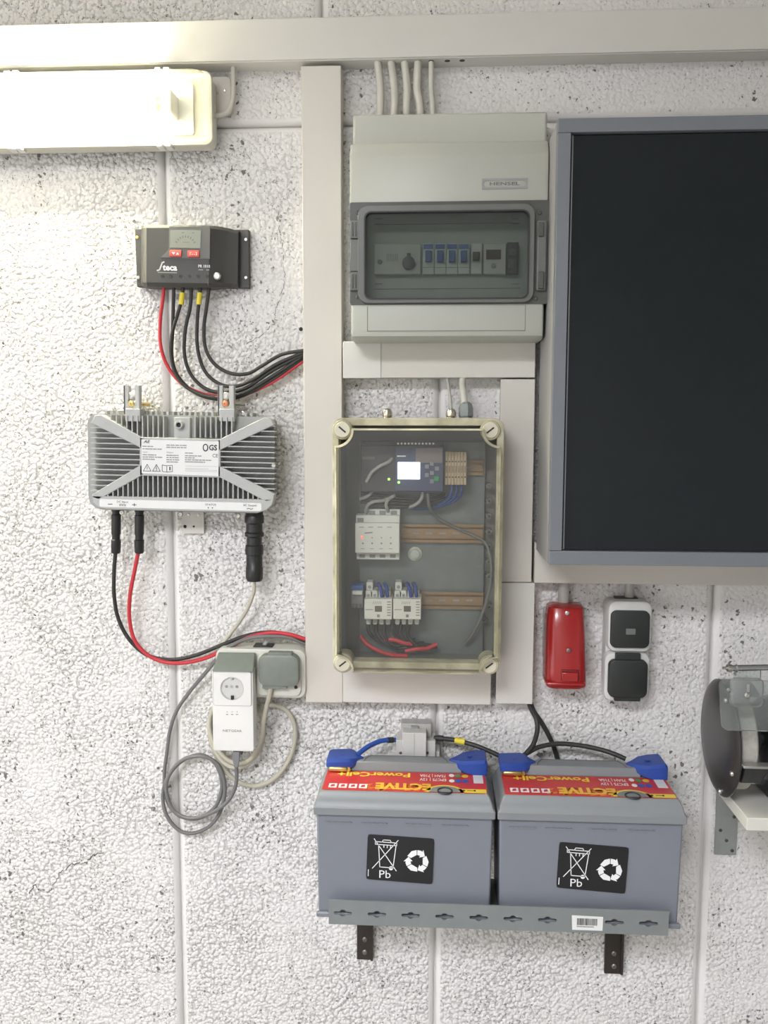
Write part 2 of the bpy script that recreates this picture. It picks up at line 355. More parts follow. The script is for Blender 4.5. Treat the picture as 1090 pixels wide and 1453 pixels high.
# ------------------------------------------------------------------ cable trunking
def trunk(name, label, px, py, mat, segs, group=None):
    """segs: (part name, x0,y0,x1,y1 px on the front plane, back depth, front depth)"""
    t = Thing(name, label, 'trunking', px, py)
    for nm, x0, y0, x1, y1, d0, d1, mt in segs: t.box(nm, mt or mat, x0, y0, x1, y1, d0, d1, 0.0012)
    return t
# long run along the top
t = Thing('cable_trunking', 'wide white horizontal trunking running along the top above the strip light', 'trunking', 640, 90)
z0, z1 = P(500, 84, .04).z-t.loc.z, P(500, 22, .04).z-t.loc.z
MB().box(-1.75, 1.4, 0, -0.037, z0, z1).build('channel', PVCW, t.o, 0.0012)
MB().box(-1.75, 1.4, -0.0365, -0.040, z0+0.0015, z1-0.0015).build('cover', PVCW, t.o, 0.001)
for px in (536, 555, 574, 593, 612, 635, 656):
    v = t.l(px, 87, 0.03); MB().lathe((v.x, -0.026, z0-0.0004), (0, 0, 1), [(0, .0045), (.0006, .0045)], 14).build('knockout_hole', INK, t.o, 0)
trunk('cable_trunking', 'tall white vertical trunking dropping from the top run beside the fuse box', 457, 545, PVC, [('channel', 430.5, 93, 485.5, 998, 0, .034, None), ('cover', 430.8, 93, 485.2, 997, .0345, .038, None)])
trunk('cable_trunking', 'short white horizontal trunking with a joint sleeve directly under the fuse box', 620, 510, PVC, [('channel', 487, 485, 760, 536, 0, .034, None), ('cover', 540, 485, 760, 536, .0345, .038, None), ('joint_sleeve', 486.5, 484.3, 541, 536.7, .0345, .0395, PVCW)])
trunk('cable_trunking', 'white vertical trunking with two cover lengths right beside the clear enclosure', 732, 770, PVC, [('channel', 708.5, 538, 755.5, 998, 0, .034, None), ('cover', 708.5, 538, 757, 826, .0345, .038, None), ('cover', 705, 827, 757.5, 999, .0345, .039, PVCW)])
t = Thing('cable_trunking', 'white horizontal trunking running just below the grey wall cabinet', 'trunking', 920, 800)
z0, z1 = P(900, 829, .038).z-t.loc.z, P(900, 772, .038).z-t.loc.z; xa = P(758.5, 800, .038).x-t.loc.x
MB().box(xa, 1.2, 0, -.034, z0, z1).build('channel', PVC, t.o, .0012); MB().box(xa, 1.2, -.0345, -.038, z0, z1).build('cover', PVC, t.o, .0012)
trunk('cable_trunking', 'short white bottom trunking piece below the clear enclosure', 590, 960, PVCW, [('channel', 486, 935, 697, 998, 0, .034, None), ('cover', 486.5, 935, 697, 998.5, .0345, .038, None)])

# ------------------------------------------------------------------ fluorescent strip light
t = Thing('strip_light', 'glowing fluorescent strip light with clear diffuser under the top trunking', 'light', 270, 150)
dF = 0.10
zc = t.l(270, 150, .06).z; xe = t.l(297, 150, .06).x; hz = (t.l(270, 100, .06).z-t.l(270, 203, .06).z)/2
LX0 = xe-1.27
TRAY = M('lamp_tray_grey', (0.66, 0.64, 0.55), 0.45)
MB().prism(rr(LX0, xe, zc-hz, zc+hz, .012), 0.012, 0.042).build('tray', TRAY, t.o, .002)
MB().ring(rr(LX0-.002, xe+.002, zc-hz-.002, zc+hz+.002, .013), rr(LX0+.004, xe-.004, zc-hz+.004, zc+hz-.004, .009), .041, .050).build('gasket_rim', TRAY, t.o, .001)
MB().prism(rr(LX0+.02, xe-.03, zc-hz*.72, zc+hz*.72, .004), .043, .047).build('reflector', M('white_reflector', (0.85, 0.85, 0.82), .35), t.o)
tube = M('fluorescent_tube', (1.0, 0.95, 0.76), .4, var=0, emit=TUBE_STRENGTH)
MB().lathe((LX0+.03, -.068, zc), (1, 0, 0), [(0, .009), (.004, .013), (1.16, .013), (1.164, .009)], 20).build('tube', tube, t.o)
for sx, nm in ((xe-.072, 'lamp_holder'), (LX0+.022, 'lamp_holder')):
    MB().box(sx, sx+.018, -.044, -.085, zc-.018, zc+.018).build(nm, WHITEP, t.o, .003)
MB().lathe((xe-.082, -.068, zc), (1, 0, 0), [(0, .0132), (.012, .0132)], 20).build('tube_cap', NICKEL, t.o)
CL = CLEAR('lamp_diffuser_clear', (0.95, 0.95, 0.88), (0.9, 0.88, 0.78), 0.10, 0.12)
loops = []
for d, sh in ((.048, .003), (.07, .005), (.09, .011), (dF, .026)):
    loops.append([(x, -d, z) for x, z in rr(LX0+sh, xe-sh, zc-hz+sh, zc+hz-sh, .01)])
MB().loft(loops, False, True).build('diffuser', CL, t.o, 0, 60)
for i, s in enumerate((0.02, 0.034, 0.27, 0.284, .55, .8, 1.05)):
    for sg in (-1, 1):
        MB().box(xe-.055-s*1.0, xe-.045-s*1.0, -.036, -.058, zc+sg*(hz-.001), zc+sg*(hz+.006)).build('clip', WHITEP, t.o, .0015)
# bracket and cable by the end of the lamp
t = Thing('cable_clip', 'pale plastic cable bracket on the wall beside the end of the strip light', 'bracket', 318, 140)
a, b, c, e = t.r(297, 108, 328, 162, .012); MB().prism(rr(a, b, c, e, .009), 0, .012).build('plate', PVC, t.o, .0015)
for px, py in ((308, 132), (319, 129)): screw('screw', STEEL, t.o, t.l(px, py, .012), .0022, .0015)
t.box('gland', PVC, 296, 150, 304, 176, 0, .022, .002)
cable('lamp_cable', 'short ivory cable from the top trunking down to the strip light', [(331, 92, .02), (331, 115, .018), (330, 140, .018), (324, 158, .02), (310, 164, .022), (296, 164, .026)], .0042, PVC)

# ------------------------------------------------------------------ fuse box
t = Thing('fuse_box', 'light grey plastic fuse box with smoked flap window and maker plate', 'fuse box', 636, 320)
t.box('back_box', M('pale_grey_abs', (0.50, 0.51, 0.45), .45, var=.03), 501, 160, 774, 470, 0, .055, .004)
D0 = .118
a, b, c, e = t.r(496, 196, 778, 480, D0)
zw1, zw0 = t.l(636, 286, D0).z, t.l(636, 432, D0).z
# upper cover: sloped top edge then flat front, lofted along x
def cover(x0, x1, prof, nm, rnd=.006):
    loops = []
    for x, k in ((x0, 1), (x0+rnd*.3, .4), (x0+rnd, 0), (x1-rnd, 0), (x1-rnd*.3, .4), (x1, 1)):
        zc_ = sum(p[1] for p in prof)/len(prof); loops.append([(x, -(d-rnd*k*(d > .06)), z) for d, z in prof])
    return MB().loft(loops).build(nm, HENS, t.o, 0, 30)
zs = t.l(636, 217, D0).z
cover(a, b, [(.03, e), (.098, e), (.106, e-.003), (D0-.002, zs), (D0, zs-.006), (D0, zw1), (.03, zw1)], 'upper_cover')
cover(a+.002, b-.004, [(.03, zw0), (D0, zw0), (D0, c+.012), (D0-.004, c+.004), (D0-.014, c), (.03, c)], 'lower_cover')
pa, pb, pc, pe = t.r(521, 434, 746, 470, D0)
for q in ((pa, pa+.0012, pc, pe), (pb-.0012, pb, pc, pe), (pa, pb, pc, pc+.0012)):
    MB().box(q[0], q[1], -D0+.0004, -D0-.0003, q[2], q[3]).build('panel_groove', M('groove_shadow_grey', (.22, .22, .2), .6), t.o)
# inside: tray, bezel plate with the device slot
t.box('inner_plate', M('grey_inner_plate', (0.50, 0.52, 0.49), .5), 512, 290, 760, 430, .06, .078, .001)
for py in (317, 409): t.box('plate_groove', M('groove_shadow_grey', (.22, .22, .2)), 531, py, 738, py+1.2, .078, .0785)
for px in (532, 726):
    for py in (309.5, 317, 402): t.box('plate_mark', INKG, px, py, px+11, py+1.5, .078, .0788)
SM = CLEAR('smoked_window', (0.74, 0.77, 0.74), (0.30, 0.32, 0.30), 0.07, 0.05)
SMF = M('smoked_frame_grey', (0.075, 0.076, 0.066), .4)
SMF2 = M('smoked_frame_light', (0.13, 0.134, 0.122), .35)
fo = rr(a+.001, b+.001, zw0, zw1, .003, 6); wi = t.r(508, 291, 758, 430, D0+.004); wi2 = t.r(518, 300, 750, 423, D0+.008)
MB().ring(fo, rr(*wi, .016, 6), .07, D0+.002).build('window_surround', SMF, t.o)
MB().ring(rr(*wi, .016, 6), rr(*wi2, .010, 6), D0-.006, D0+.009).build('window_frame', SMF2, t.o, .001)
MB().prism(rr(*wi2, .010, 6), D0+.003, D0+.0055).build('window_pane', SM, t.o)
for sc in (1.0,):
    o_ = t.r(516.5, 298.5, 751.5, 424.5, D0+.0095); i_ = t.r(518.5, 300.5, 749.5, 422.5, D0+.0095)
    MB().ring(rr(*o_, .011, 6), rr(*i_, .0095, 6), D0+.008, D0+.0102).build('seal', INK, t.o)
for y0_, y1_ in ((312, 338), (386, 412)):
    h = Thing.box(t, 'hinge', SMF2, 497, y0_, 510, y1_, D0, D0+.008, .001)
    for k in (499, 503.5): t.box('hinge_rib', SMF, k, y0_+3, k+2.2, y1_-3, D0+.007, D0+.0095, .0004, parent=h)
t.box('hinge_block', SMF2, 497, 339, 510, 385, D0, D0+.004, .001)
for px, py in ((508, 302), (508, 421), (766, 302), (760, 424)): screw('screw', SMF, t.o, t.l(px, py, D0+.001), .0035, .003)
t.box('latch', SMF2, 762, 312, 776, 412, D0, D0+.009, .002)
for y0_, y1_ in ((315, 335), (385, 409)): t.box('latch_catch', SMF, 764, y0_, 772, y1_, D0+.008, D0+.013, .001)
a_, b_, c_, e_ = t.r(684, 253, 749, 268, D0+.001)
pl = MB().holed(rr(a_, b_, c_, e_, .0005), [rr(a_+.003, b_-.003, c_+.003, e_-.003, .004)][::-1], D0, D0+.0012).build('maker_plate', M('plate_grey', (.30, .30, .30), .4), t.o)
MB().text('HENSEL', (a_+b_)/2, c_+.0055, (e_-c_)*.32, D0+.0008, (b_-a_)*.66, .014, 'C').build('lettering', M('plate_print', (.16, .16, .165), .5), pl)

# devices behind the window
def dev(name, label, x0, y0, x1, y1, d, cat, mat, group=None):
    q = Thing(name, label, cat, (x0+x1)/2, (y0+y1)/2, 0, group, .078); q.box('body', mat, x0, y0, x1, y1, .078, d, .001); return q
DG = M('device_grey', (0.60, 0.61, 0.58), .45)
DG2 = M('device_light_grey', (0.70, 0.71, 0.69), .45)
q = dev('timer_switch', 'grey timer module with black rotary knob behind the smoked window', 531, 346, 597, 389, .09, 'timer', DG)
v = q.l(580, 374, .09); MB().lathe((v.x, v.y, v.z), (0, -1, 0), [(0, .0105), (.01, .0098), (.011, .006)], 20).build('knob', BLACKP, q.o)
q.box('knob_pointer', BLACKP, 577.5, 359, 582.5, 370, .09, .097, .0005)
v = q.l(539, 371.5, .09); MB().lathe(v, (0, -1, 0), [(0, .004), (.003, .0035)], 14).build('push_button', INKG, q.o)
for k in range(7): q.box('scale_mark', INKG, 549+k*2.4, 360, 550+k*2.4, 371, .09, .0904)
BLU = M('breaker_blue', (0.035, 0.12, 0.42), .4)
for i in range(4):
    x = 600+i*16.8
    q = dev('circuit_breaker', ['blue-levered breaker next to the timer module', 'second blue-levered breaker from the timer module', 'third blue-levered breaker from the timer module', 'blue-levered breaker next to the black-levered switch'][i]+' behind smoked window', x, 345, x+16.2, 389, .088, 'breaker', DG2, 'blue-levered breakers')
    q.box('lever', BLU, x+3.5, 355, x+12.5, 371, .088, .097, .001); q.box('header_strip', BLU, x+1, 346.5, x+15, 353.5, .088, .0886); q.box('label_line', INKG, x+1, 379, x+15, 379.8, .088, .0886)
q = dev('isolator_switch', 'narrow switch module with black lever beside the blue breakers', 668.5, 345, 684, 389, .088, 'switch', DG2); q.box('lever', BLACKP, 671, 357, 681, 369, .088, .097, .001)
q = dev('energy_meter', 'small grey meter module with dark display behind the smoked window', 686, 345, 718, 389, .088, 'meter', DG)
q.box('display', M('dark_red_display', (.05, .02, .018), .2), 690, 354, 711, 368, .088, .0895, .0005); v = q.l(700.5, 377, .088); MB().lathe(v, (0, -1, 0), [(0, .004), (.002, .0036)], 14).build('push_button', INKG, q.o)
q = dev('relay_module', 'black narrow module at the end of the breaker row', 719.5, 343.5, 736, 388.5, .092, 'relay', BLACKP); q.box('lever', M('dark_grey_lever', (.06, .06, .06)), 722, 352, 734, 362, .092, .096, .001); q.box('lever', M('dark_grey_lever', (.06, .06, .06)), 722, 366, 734, 380, .092, .096, .001)
for i, px in enumerate((536, 555, 574, 593, 612)):
    bend = (2, 3, 2, -3, -2)[i]
    cable('sheathed_cable', 'ivory cable dropping from the top trunking into the fuse box' if i < 4 else 'thinner ivory cable beside the empty knockouts above the fuse box', [(px, 88, .026), (px+1+bend*.5, 105, .026), (px+2+bend, 128, .025), (px+3+(1, 2, 0, 0, -1)[i], 150, .026), (px+3, 185, .026)], .0062 if i < 4 else .0045, M('ivory_cable_sheath', (.60, .58, .51), .5), group='cables above the fuse box')

# ------------------------------------------------------------------ grey wall cabinet
t = Thing('wall_cabinet', 'grey metal framed wall cabinet with large dark glass door', 'cabinet', 950, 490)
CAB = M('grey_cabinet_laminate', (0.165, 0.178, 0.195), .45, var=.04, scale=300)
CABS = M('grey_cabinet_side', (0.33, 0.325, 0.315), .5, var=.04, scale=300)
dc = .20; xl = (t.l(795, 168, dc).x+t.l(777, 800, dc).x)/2; zt = t.l(900, 166, dc).z; zb = t.l(900, 802.5, dc).z; xr = xl+.80
MB().box(xl, xr, -.040, -.182, zb, zt).build('body', CABS, t.o, .001)
fw = .0185; zt2 = t.l(900, 186, dc).z; zb2 = t.l(900, 783, dc).z
MB().box(xl, xr, -.182, -dc, zt2, zt).build('frame_rail', CAB, t.o, .0008); MB().box(xl, xr, -.182, -dc, zb, zb2).build('frame_rail', CAB, t.o, .0008)
MB().box(xl, xl+fw, -.182, -dc, zb2+.0005, zt2-.0005).build('frame_stile', CAB, t.o, .0008); MB().box(xr-fw, xr, -.182, -dc, zb2+.0005, zt2-.0005).build('frame_stile', CAB, t.o, .0008)
MB().box(xl+fw+.002, xr-fw-.002, -.182, -.192, zb2+.002, zt2-.002).build('door_panel', M('dark_door_glass', (.011, .015, .0165), .22, var=.1, spec=.35), t.o, .0006)
MB().box(xl+fw+.0025, xl+fw+.0045, -.192, -.1925, zb2+.002, zt2-.002).build('door_edge', M('edge_grey', (.18, .2, .2), .4), t.o)
for px, py in ((825, 187.5), (800, 782)):
    v = t.l(px, py, .195); MB().box(v.x-.002, v.x+.002, -.19, -.196, v.z-.001, v.z+.001).build('door_pin', STEEL, t.o, 0)

# ------------------------------------------------------------------ solar charge controller
t = Thing('charge_controller', 'dark grey solar charge controller with small display and two red buttons', 'controller', 272, 365, 1.6)
CC = M('controller_charcoal', (0.055, 0.053, 0.048), .5, bump=.15, bscale=1200)
CCB = M('controller_bezel', (0.105, 0.102, 0.092), .45)
q = lambda px, py, d: t.p2(px, py, d)
MB().prism([q(191, 324.5, .012), q(194, 407, .012), q(354, 409, .012), q(353.5, 326, .012)][::-1], 0.001, .012).build('back_plate', CC, t.o, .0015)
# body: sections along x, each a rounded rectangle in depth and height
secs = [(200.5, 320, 405, .012), (201, 319, 405.5, .030), (203.5, 318.3, 406, .040), (208, 318, 406, .045), (250, 318, 406.5, .046), (297, 319, 407, .046), (303, 319.3, 407, .043), (312, 320.5, 407, .036), (325, 323, 407, .030), (338, 327, 407, .026), (340, 328, 407, .012)]
loops = []
for px, yt, yb, d in secs:
    x, zt_ = q(px, yt, d); zb_ = q(px, yb, d)[1]; r_ = min(.006, (d-.011)*.5)
    loops.append([(x, -.011, zb_), (x, -(d-r_), zb_), (x, -d, zb_+r_), (x, -d, zt_-r_), (x, -(d-r_), zt_), (x, -.011, zt_)])
MB().loft(loops).build('body', CC, t.o, 0, 25)
dB = .0462
bz = MB().prism([q(228, 365.5, dB), q(298, 368, dB), q(298.5, 321.5, dB), q(240, 321, dB), q(240, 354, dB)], dB-.002, dB+.0006).build('display_bezel', CCB, t.o, .0004)
lp = [q(242, 326, dB), q(241.5, 351.5, dB), q(284.5, 352.5, dB), q(285.5, 327, dB)]
sc_ = MB().prism(lp, dB, dB+.0012).build('display', M('lcd_green_grey', (0.22, 0.235, 0.18), .25), t.o)
sg = MB(); cx, cz = q(263.5, 352, dB)
for k in range(9):
    an = math.radians(30+15*k); sg.strip([(cx+.0165*math.cos(an), cz+.0175*math.sin(an)), (cx+.0185*math.cos(an), cz+.0195*math.sin(an))], .0022, dB+.0014)
for k in (-.006, .011): sg.strip([(cx+k, cz+.0245), (cx+k+.003, cz+.0245)], .0015, dB+.0014)
sg.strip([(cx-.004, cz+.009), (cx+.006, cz+.009)], .001, dB+.0014); sg.build('display_segments', M('lcd_dark', (.11, .125, .095), .4), sc_, 0, 0)
RB = M('red_rubber_button', (.60, .085, .06), .45)
for (x0, x1, y0) in ((240.5, 257.5, 354.5), (266, 283, 355)):
    m_ = [q(x0, y0+9.5, dB+.003), q(x1, y0+10, dB+.003), q(x1, y0+.5, dB+.003), q(x0, y0, dB+.003)]
    xs_ = [p[0] for p in m_]; zs_ = [p[1] for p in m_]; xa, xb, za, zb_ = min(xs_), max(xs_), min(zs_), max(zs_)
    o = MB().prism(rr(xa, xb, za, zb_, .0018), dB, dB+.003, 0, .0006).build('button', RB, t.o)
    g = MB(); zm = (za+zb_)/2; xm = (xa+xb)/2
    if x0 < 250:
        g.flat([(xm-.0062, zm+.0018), (xm-.0002, zm+.0018), (xm-.0032, zm-.002)][::-1], dB+.0032); g.flat([(xm+.0008, zm-.002), (xm+.0062, zm-.002), (xm+.0035, zm+.0018)], dB+.0032)
    else:
        g.strip([(xm-.004, zm+.002), (xm-.0055, zm+.002), (xm-.0055, zm-.002), (xm-.004, zm-.002)], .0008, dB+.0032); g.strip([(xm+.004, zm+.002), (xm+.0055, zm+.002), (xm+.0055, zm-.002), (xm+.004, zm-.002)], .0008, dB+.0032)
        g.strip([(xm-.0025, zm-.0015), (xm-.001, zm-.0015)], .0008, dB+.0032); g.strip([(xm+.001, zm-.0015), (xm+.0025, zm-.0015)], .0008, dB+.0032)
    g.build('symbol', WINK, o, 0, 0)
x, z = q(223.5, 383.8, dB); g = MB()
# swung first letter, then the rest of the maker's name
g.strip([(x, z), (x+.002, z+.0003), (x+.0042, z+.0022), (x+.0062, z+.0075), (x+.008, z+.0125), (x+.0108, z+.0138)], .0024, dB+.0006)
g.text('teca', x+.0088, z+.0006, .0102, dB+.0006, .0245, .035); g.build('maker_lettering', WINK, t.o, 0, 0); g = MB()
x2, z2 = q(281.5, 379.5, dB); g.text('PR 1010', x2, z2, .0045, dB+.0006, .0198, .02); g.build('lettering', WINK, t.o, 0, 0)
g = MB()
for k in range(14): g.strip([(x+.001+k*.0023, z-.0032), (x+.0026+k*.0023, z-.0032)], .0013, dB+.0006)
for k in (0, .0025, .005, .013, .0155): g.strip([(x2+.001+k, z2-.0038), (x2+.0026+k, z2-.0038)], .0014, dB+.0006)
g.build('small_print', M('dim_print', (.35, .34, .32)), t.o, 0, 0)
for px in (230.5, 242.5, 256, 269, 281, 294):
    v = t.l(px, 392, dB); MB().lathe((v.x, v.y, v.z), (0, -1, 0), [(0, .003), (.0006, .0028), (.0006, .0012), (0.0001, .001)], 12).build('terminal_screw_hole', BLACKP, t.o)
v = t.l(308.5, 392, .041); MB().lathe((v.x, v.y, v.z), (0, -1, 0), [(0, .0065), (.003, .0062), (.0042, .0045)], 18).build('cover_screw', M('worn_zinc', (.42, .42, .39), .35, .8, dirt=.4), t.o)
MB().box(*(t.l(299, 0, dB).x+k for k in (0, .0006)), -.04, -.0466, t.l(299, 405, dB).z, t.l(299, 386, dB).z).build('cover_seam', M('seam_grey', (.16, .155, .14)), t.o)
for px, py, mt in ((194.5, 337, BRASS), (196.5, 394, STEEL), (349, 340, STEEL), (349, 394, STEEL)): screw('mounting_screw', mt, t.o, t.l(px, py, .012), .003, .002)
B = .018
wires = [
 ('red', [(233, 400, .030), (231, 425, .028), (227.5, 455, .024), (228, 490, .02), (238, 520, .016), (258, 544, .013), (285, 558, .012), (312, 562, .013), (345, 560, .016), (385, 543, .020), (432, 511, .022)]),
 ('black', [(247, 400, .030), (246, 430, .026), (245, 470, .02), (244, 505, .016), (252, 533, .013), (275, 556, .012), (305, 566, .013), (340, 563, .018), (385, 540, .022), (432, 507, .024)]),
 ('black', [(260, 400, .032), (258, 424, .030), (252, 446, .027), (244, 475, .024), (243, 505, .02), (250, 532, .018), (270, 553, .016), (302, 563.5, .018), (340, 560, .022), (385, 535, .026), (432, 504, .027)]),
 ('black', [(272, 400, .030), (270, 435, .026), (263, 468, .022), (262, 505, .018), (272, 533, .015), (293, 552, .014), (320, 557, .016), (350, 550, .022), (388, 525, .027), (432, 502, .029)]),
 ('black', [(285, 400, .032), (283, 424, .030), (280, 455, .026), (280.5, 495, .021), (291, 527, .017), (312, 545, .016), (335, 548, .019), (360, 538, .026), (392, 517, .030), (432, 499.5, .031)]),
 ('black', [(298, 400, .030), (294, 430, .027), (289.5, 465, .022), (292, 495, .019), (305, 517, .017), (328, 530, .017), (352, 530, .02), (372, 519, .028), (400, 503, .032), (432, 497.5, .033)])]
wl = ['red wire hanging from the charge controller and curving into the trunking', 'thin black wire next to the red one under the charge controller', 'black wire with yellow marker sleeve second below the charge controller', 'plain black wire between the two yellow-sleeved ones under the charge controller', 'black wire with yellow marker sleeve farther from the red wire', 'outermost plain black wire under the controller with the highest sag']
for i, (c, pts) in enumerate(wires):
    o = cable('charge_wire', wl[i], pts, .0031, REDC if c == 'red' else BLACKC, 'wire', 'wires under the charge controller')
    if i in (2, 4): sleeve(o, [(pts[1][0]+(1 if i == 2 else .7), 415, .0305), (pts[1][0]-1.0, 432, .029)], .0045, YEL)

# ------------------------------------------------------------------ micro inverter
t = Thing('solar_inverter', 'grey finned cast aluminium micro inverter with white rating label', 'inverter', 260, 655, 1.1)
dv = .080; q = lambda px, py, d=dv: t.p2(px, py, d)
out = [(128, 600), (129, 595), (134, 589), (143, 587), (375, 591.5), (384, 594), (389.5, 600), (390.5, 612), (389.5, 706), (386, 716), (378, 724), (366, 727.5), (150, 722.5), (139, 720), (131, 712), (129, 702)]
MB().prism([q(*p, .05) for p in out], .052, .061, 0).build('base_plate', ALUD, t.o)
ot2 = [(p[0]*1.0-(1.5 if p[0] > 260 else -1.5), p[1]-(1 if p[1] > 650 else -1)) for p in out]
# raised rim, diagonal bands, label field, bottom band: one casting
m = MB()
def pp(pts, d0=.058, d1=dv): m.prism([q(*p) for p in pts], d0, d1)
pp([(129, 600), (134, 589.5), (143, 588), (204, 622), (204, 638)][::1])
pp([(389.5, 603), (384, 594.5), (375, 592), (308, 625), (309, 640)])
pp([(130, 702), (131, 706), (140, 709), (204, 673), (204, 657)])
pp([(388.5, 709), (378, 712), (309, 676), (309, 660), (389, 700)])
pp([(198, 620), (313, 623), (313, 678), (198, 675)])
pp([(131, 703), (150, 704), (370, 708.5), (388.5, 708), (386, 716.5), (378, 724), (366, 727.5), (150, 722.5), (139, 720), (132, 713)])
m.build('front_casting', ALU, t.o, .0012)
# front fins, each its own piece
def fin(x0, y0, x1, y1, d0=.058, d1=.0785): 
    a, b, c, e = t.r(x0, y0, x1, y1, d1); unit_box('fin', ALU, t.o, a, b, -d0, -d1, c, e)
for k in range(14):                                   # left, lying
    y = 599.5+k*7.45
    ln = 204 if 621 < y < 672 else (143+(y-588)*1.79 if y < 650 else 204-(y-657-13)*1.79)
    fin(128.5, y-.7, min(ln, 204), y+.9)
for k in range(14):                                   # right, lying
    y = 604+k*7.45
    st = 309 if 625 < y < 675 else (375-(y-592)*2.0 if y < 650 else 309+(y-672)*2.0)
    fin(max(st, 308), y-.7, 390, y+.9)
for k in range(25):                                   # top, standing
    x = 150+k*7.45; yt = 589+(x-150)*.017
    if 238 < x < 273: continue
    yb = 620 if 200 < x < 312 else (588+(x-143)*.56 if x < 206 else 592+(375-x)*.5)
    if x > 368 or yb-yt < 4: continue
    fin(x-.7, yt, x+.9, yb+1)
for k in range(33):                                   # bottom, standing
    x = 146+k*7.1; yb = 705+(x-146)*.018
    ytop = 675 if 203 < x < 312 else (709-(x-140)*.56 if x < 206 else 676+(x-309)*.52)
    if yb-ytop < 3: continue
    fin(x-.7, ytop-1, x+.9, yb)
# hind fins that stick out past the rim along the top and the right side
for k in range(27):
    x = 152+k*7.9
    if 170 < x < 203 or 306 < x < 336 or x > 364: continue
    a, b, c, e = t.r(x-1.7, 582.5+(x-152)*.017, x+1.7, 600, .045); unit_box('fin', ALU, t.o, a, b, -.018, -.050, c, e)
for k in range(13):
    y = 612+k*7.6; a, b, c, e = t.r(375, y-1.8, 395.5, y+1.8, .045); unit_box('fin', ALU, t.o, a, b, -.018, -.050, c, e)
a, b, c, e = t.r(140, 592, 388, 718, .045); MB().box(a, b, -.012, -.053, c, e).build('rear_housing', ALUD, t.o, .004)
# cast eye at the top with a dark hole
a, b, c, e = t.r(244, 592, 267, 622, dv); MB().box(a, b, -.058, -.070, c, e).build('boss_pad', ALU, t.o, .001)
v = t.l(255.5, 603, .07); MB().lathe(v, (0, -1, 0), [(0, .0075), (.007, .0072), (.009, .006), (.009, .0042), (.002, .004)], 18).build('boss', ALU, t.o); MB().lathe(v+Vector((0, -.0025, 0)), (0, -1, 0), [(0, .0042), (.001, .0042)], 14).build('boss_hole', INK, t.o)
# mounting brackets
for x0 in (175.5, 309):
    dK = .058
    k = t.box('hanger', ALU, x0+2, 580, x0+23.5, 598, .052, dK+.018, .001)
    a, b, c, e = t.r(x0, 547, x0+24.5, 592, dK); ww = b-a
    hx = (a+b)/2-.001; hz_ = t.l(0, 561, dK).z
    slot = [(hx-.0055, e), (hx-.0055, hz_-.003)]+[(hx+.0065*math.cos(th), hz_-.005+.0075*math.sin(th)) for th in [math.radians(150+ i*24) for i in range(11)]]+[(hx+.0055, hz_-.003), (hx+.0055, e)]
    MB().prism([(a, c), (a, e)]+slot+[(b, e), (b, c)], dK-.004, dK).build('bracket', ALU, t.o)
    MB().box(b-.004, b, -dK, -dK-.008, c, e).build('bracket_flange', ALU, t.o, .0006); MB().box(a, a+.003, -.03, -dK, c, e).build('bracket_flange', ALU, t.o, .0006)
    MB().box(a, b, -.005, -.054, c, c+.006).build('bracket_foot', ALU, t.o)
    s_ = screw('bracket_screw', BRASS if x0 < 200 else M('copper_washer', (.55, .22, .12), .4, .7), t.o, t.l(x0+11, 573, dK), .0055, .003)
    MB().tube([(0, 0, 0), (0, .06, 0)], .0028, 8, 0).build('wall_bolt', BRASS, s_); s_.data.update()
    sb = t.l(x0+11, 573, dK); s_c = s_.children[0]; s_c.location = (sb.x, sb.y+.001, sb.z)
    MB().lathe(t.l(x0+11.5, 562.5, .045), (0, -1, 0), [(0, .0075), (.006, .007), (.009, .004)], 16).build('bracket_plug', WHITEP, t.o)
for i, px in enumerate((205, 340)):
    MB().tube([t.l(px-8, 573, .02), t.l(px+8, 573.5, .016)], .003, 8, 0).build('fixing_bolt', BRASS if i == 0 else STEEL, t.o)
# screws round the rim
for px, py, d in ((173.5, 727, .066), (256.5, 729.5, .066), (338.5, 732, .066), (388.5, 660.5, .075), (125, 654, .03), (345.5, 587, .045), (257, 585, .045)):
    screw('rim_screw', STEEL, t.o, t.l(px, py, d), .0042, .003)
# rating label
lb = [q(200.5, 623.5, dv+.0006), q(310.5, 626.5, dv+.0006), q(310, 675.5, dv+.0006), q(201, 671.5, dv+.0006)]
lab = MB().prism(lb[::-1], dv-.001, dv+.0006).build('rating_label', LABELW, t.o, 0)
x, z = q(200.5, 623.5, dv+.0006); W_ = lb[1][0]-x; H_ = z-lb[3][1]; dd = dv+.0010
U = lambda u, v_: (x+W_*u, z-H_*v_)
g = MB()
g.text('AE', *U(.03, .10), H_*.085, dd, W_*.085, .01, shear=.25)
g.text('GS', *U(.875, .27), H_*.16, dd, W_*.105, .03)
g.text('CE', *U(.92, .48), H_*.11, dd, W_*.07)
g.strip([(U(.83, .2)[0]+W_*.03*math.cos(k*.5236), U(.83, .2)[1]+H_*.1*math.sin(k*.5236)) for k in range(12)], .0016, dd, True)
for u in (.075, .195): g.strip([U(u-.05, .93), U(u+.05, .93), U(u, .73)], .0009, dd, True)
g.strip([U(.195, .78), U(.19, .85), U(.20, .85), U(.195, .91)], .0008, dd); g.strip([U(.075, .80), U(.075, .88)], .0008, dd)
g.strip([U(.27, .74), U(.33, .76), U(.33, .95), U(.27, .93)], .0008, dd, True); g.strip([U(.33, .76), U(.40, .74), U(.40, .93), U(.33, .95)], .0008, dd, True); g.strip([U(.37, .80), U(.37, .88)], .002, dd)
g.build('symbols', INK, lab, 0, 0)
g = MB()
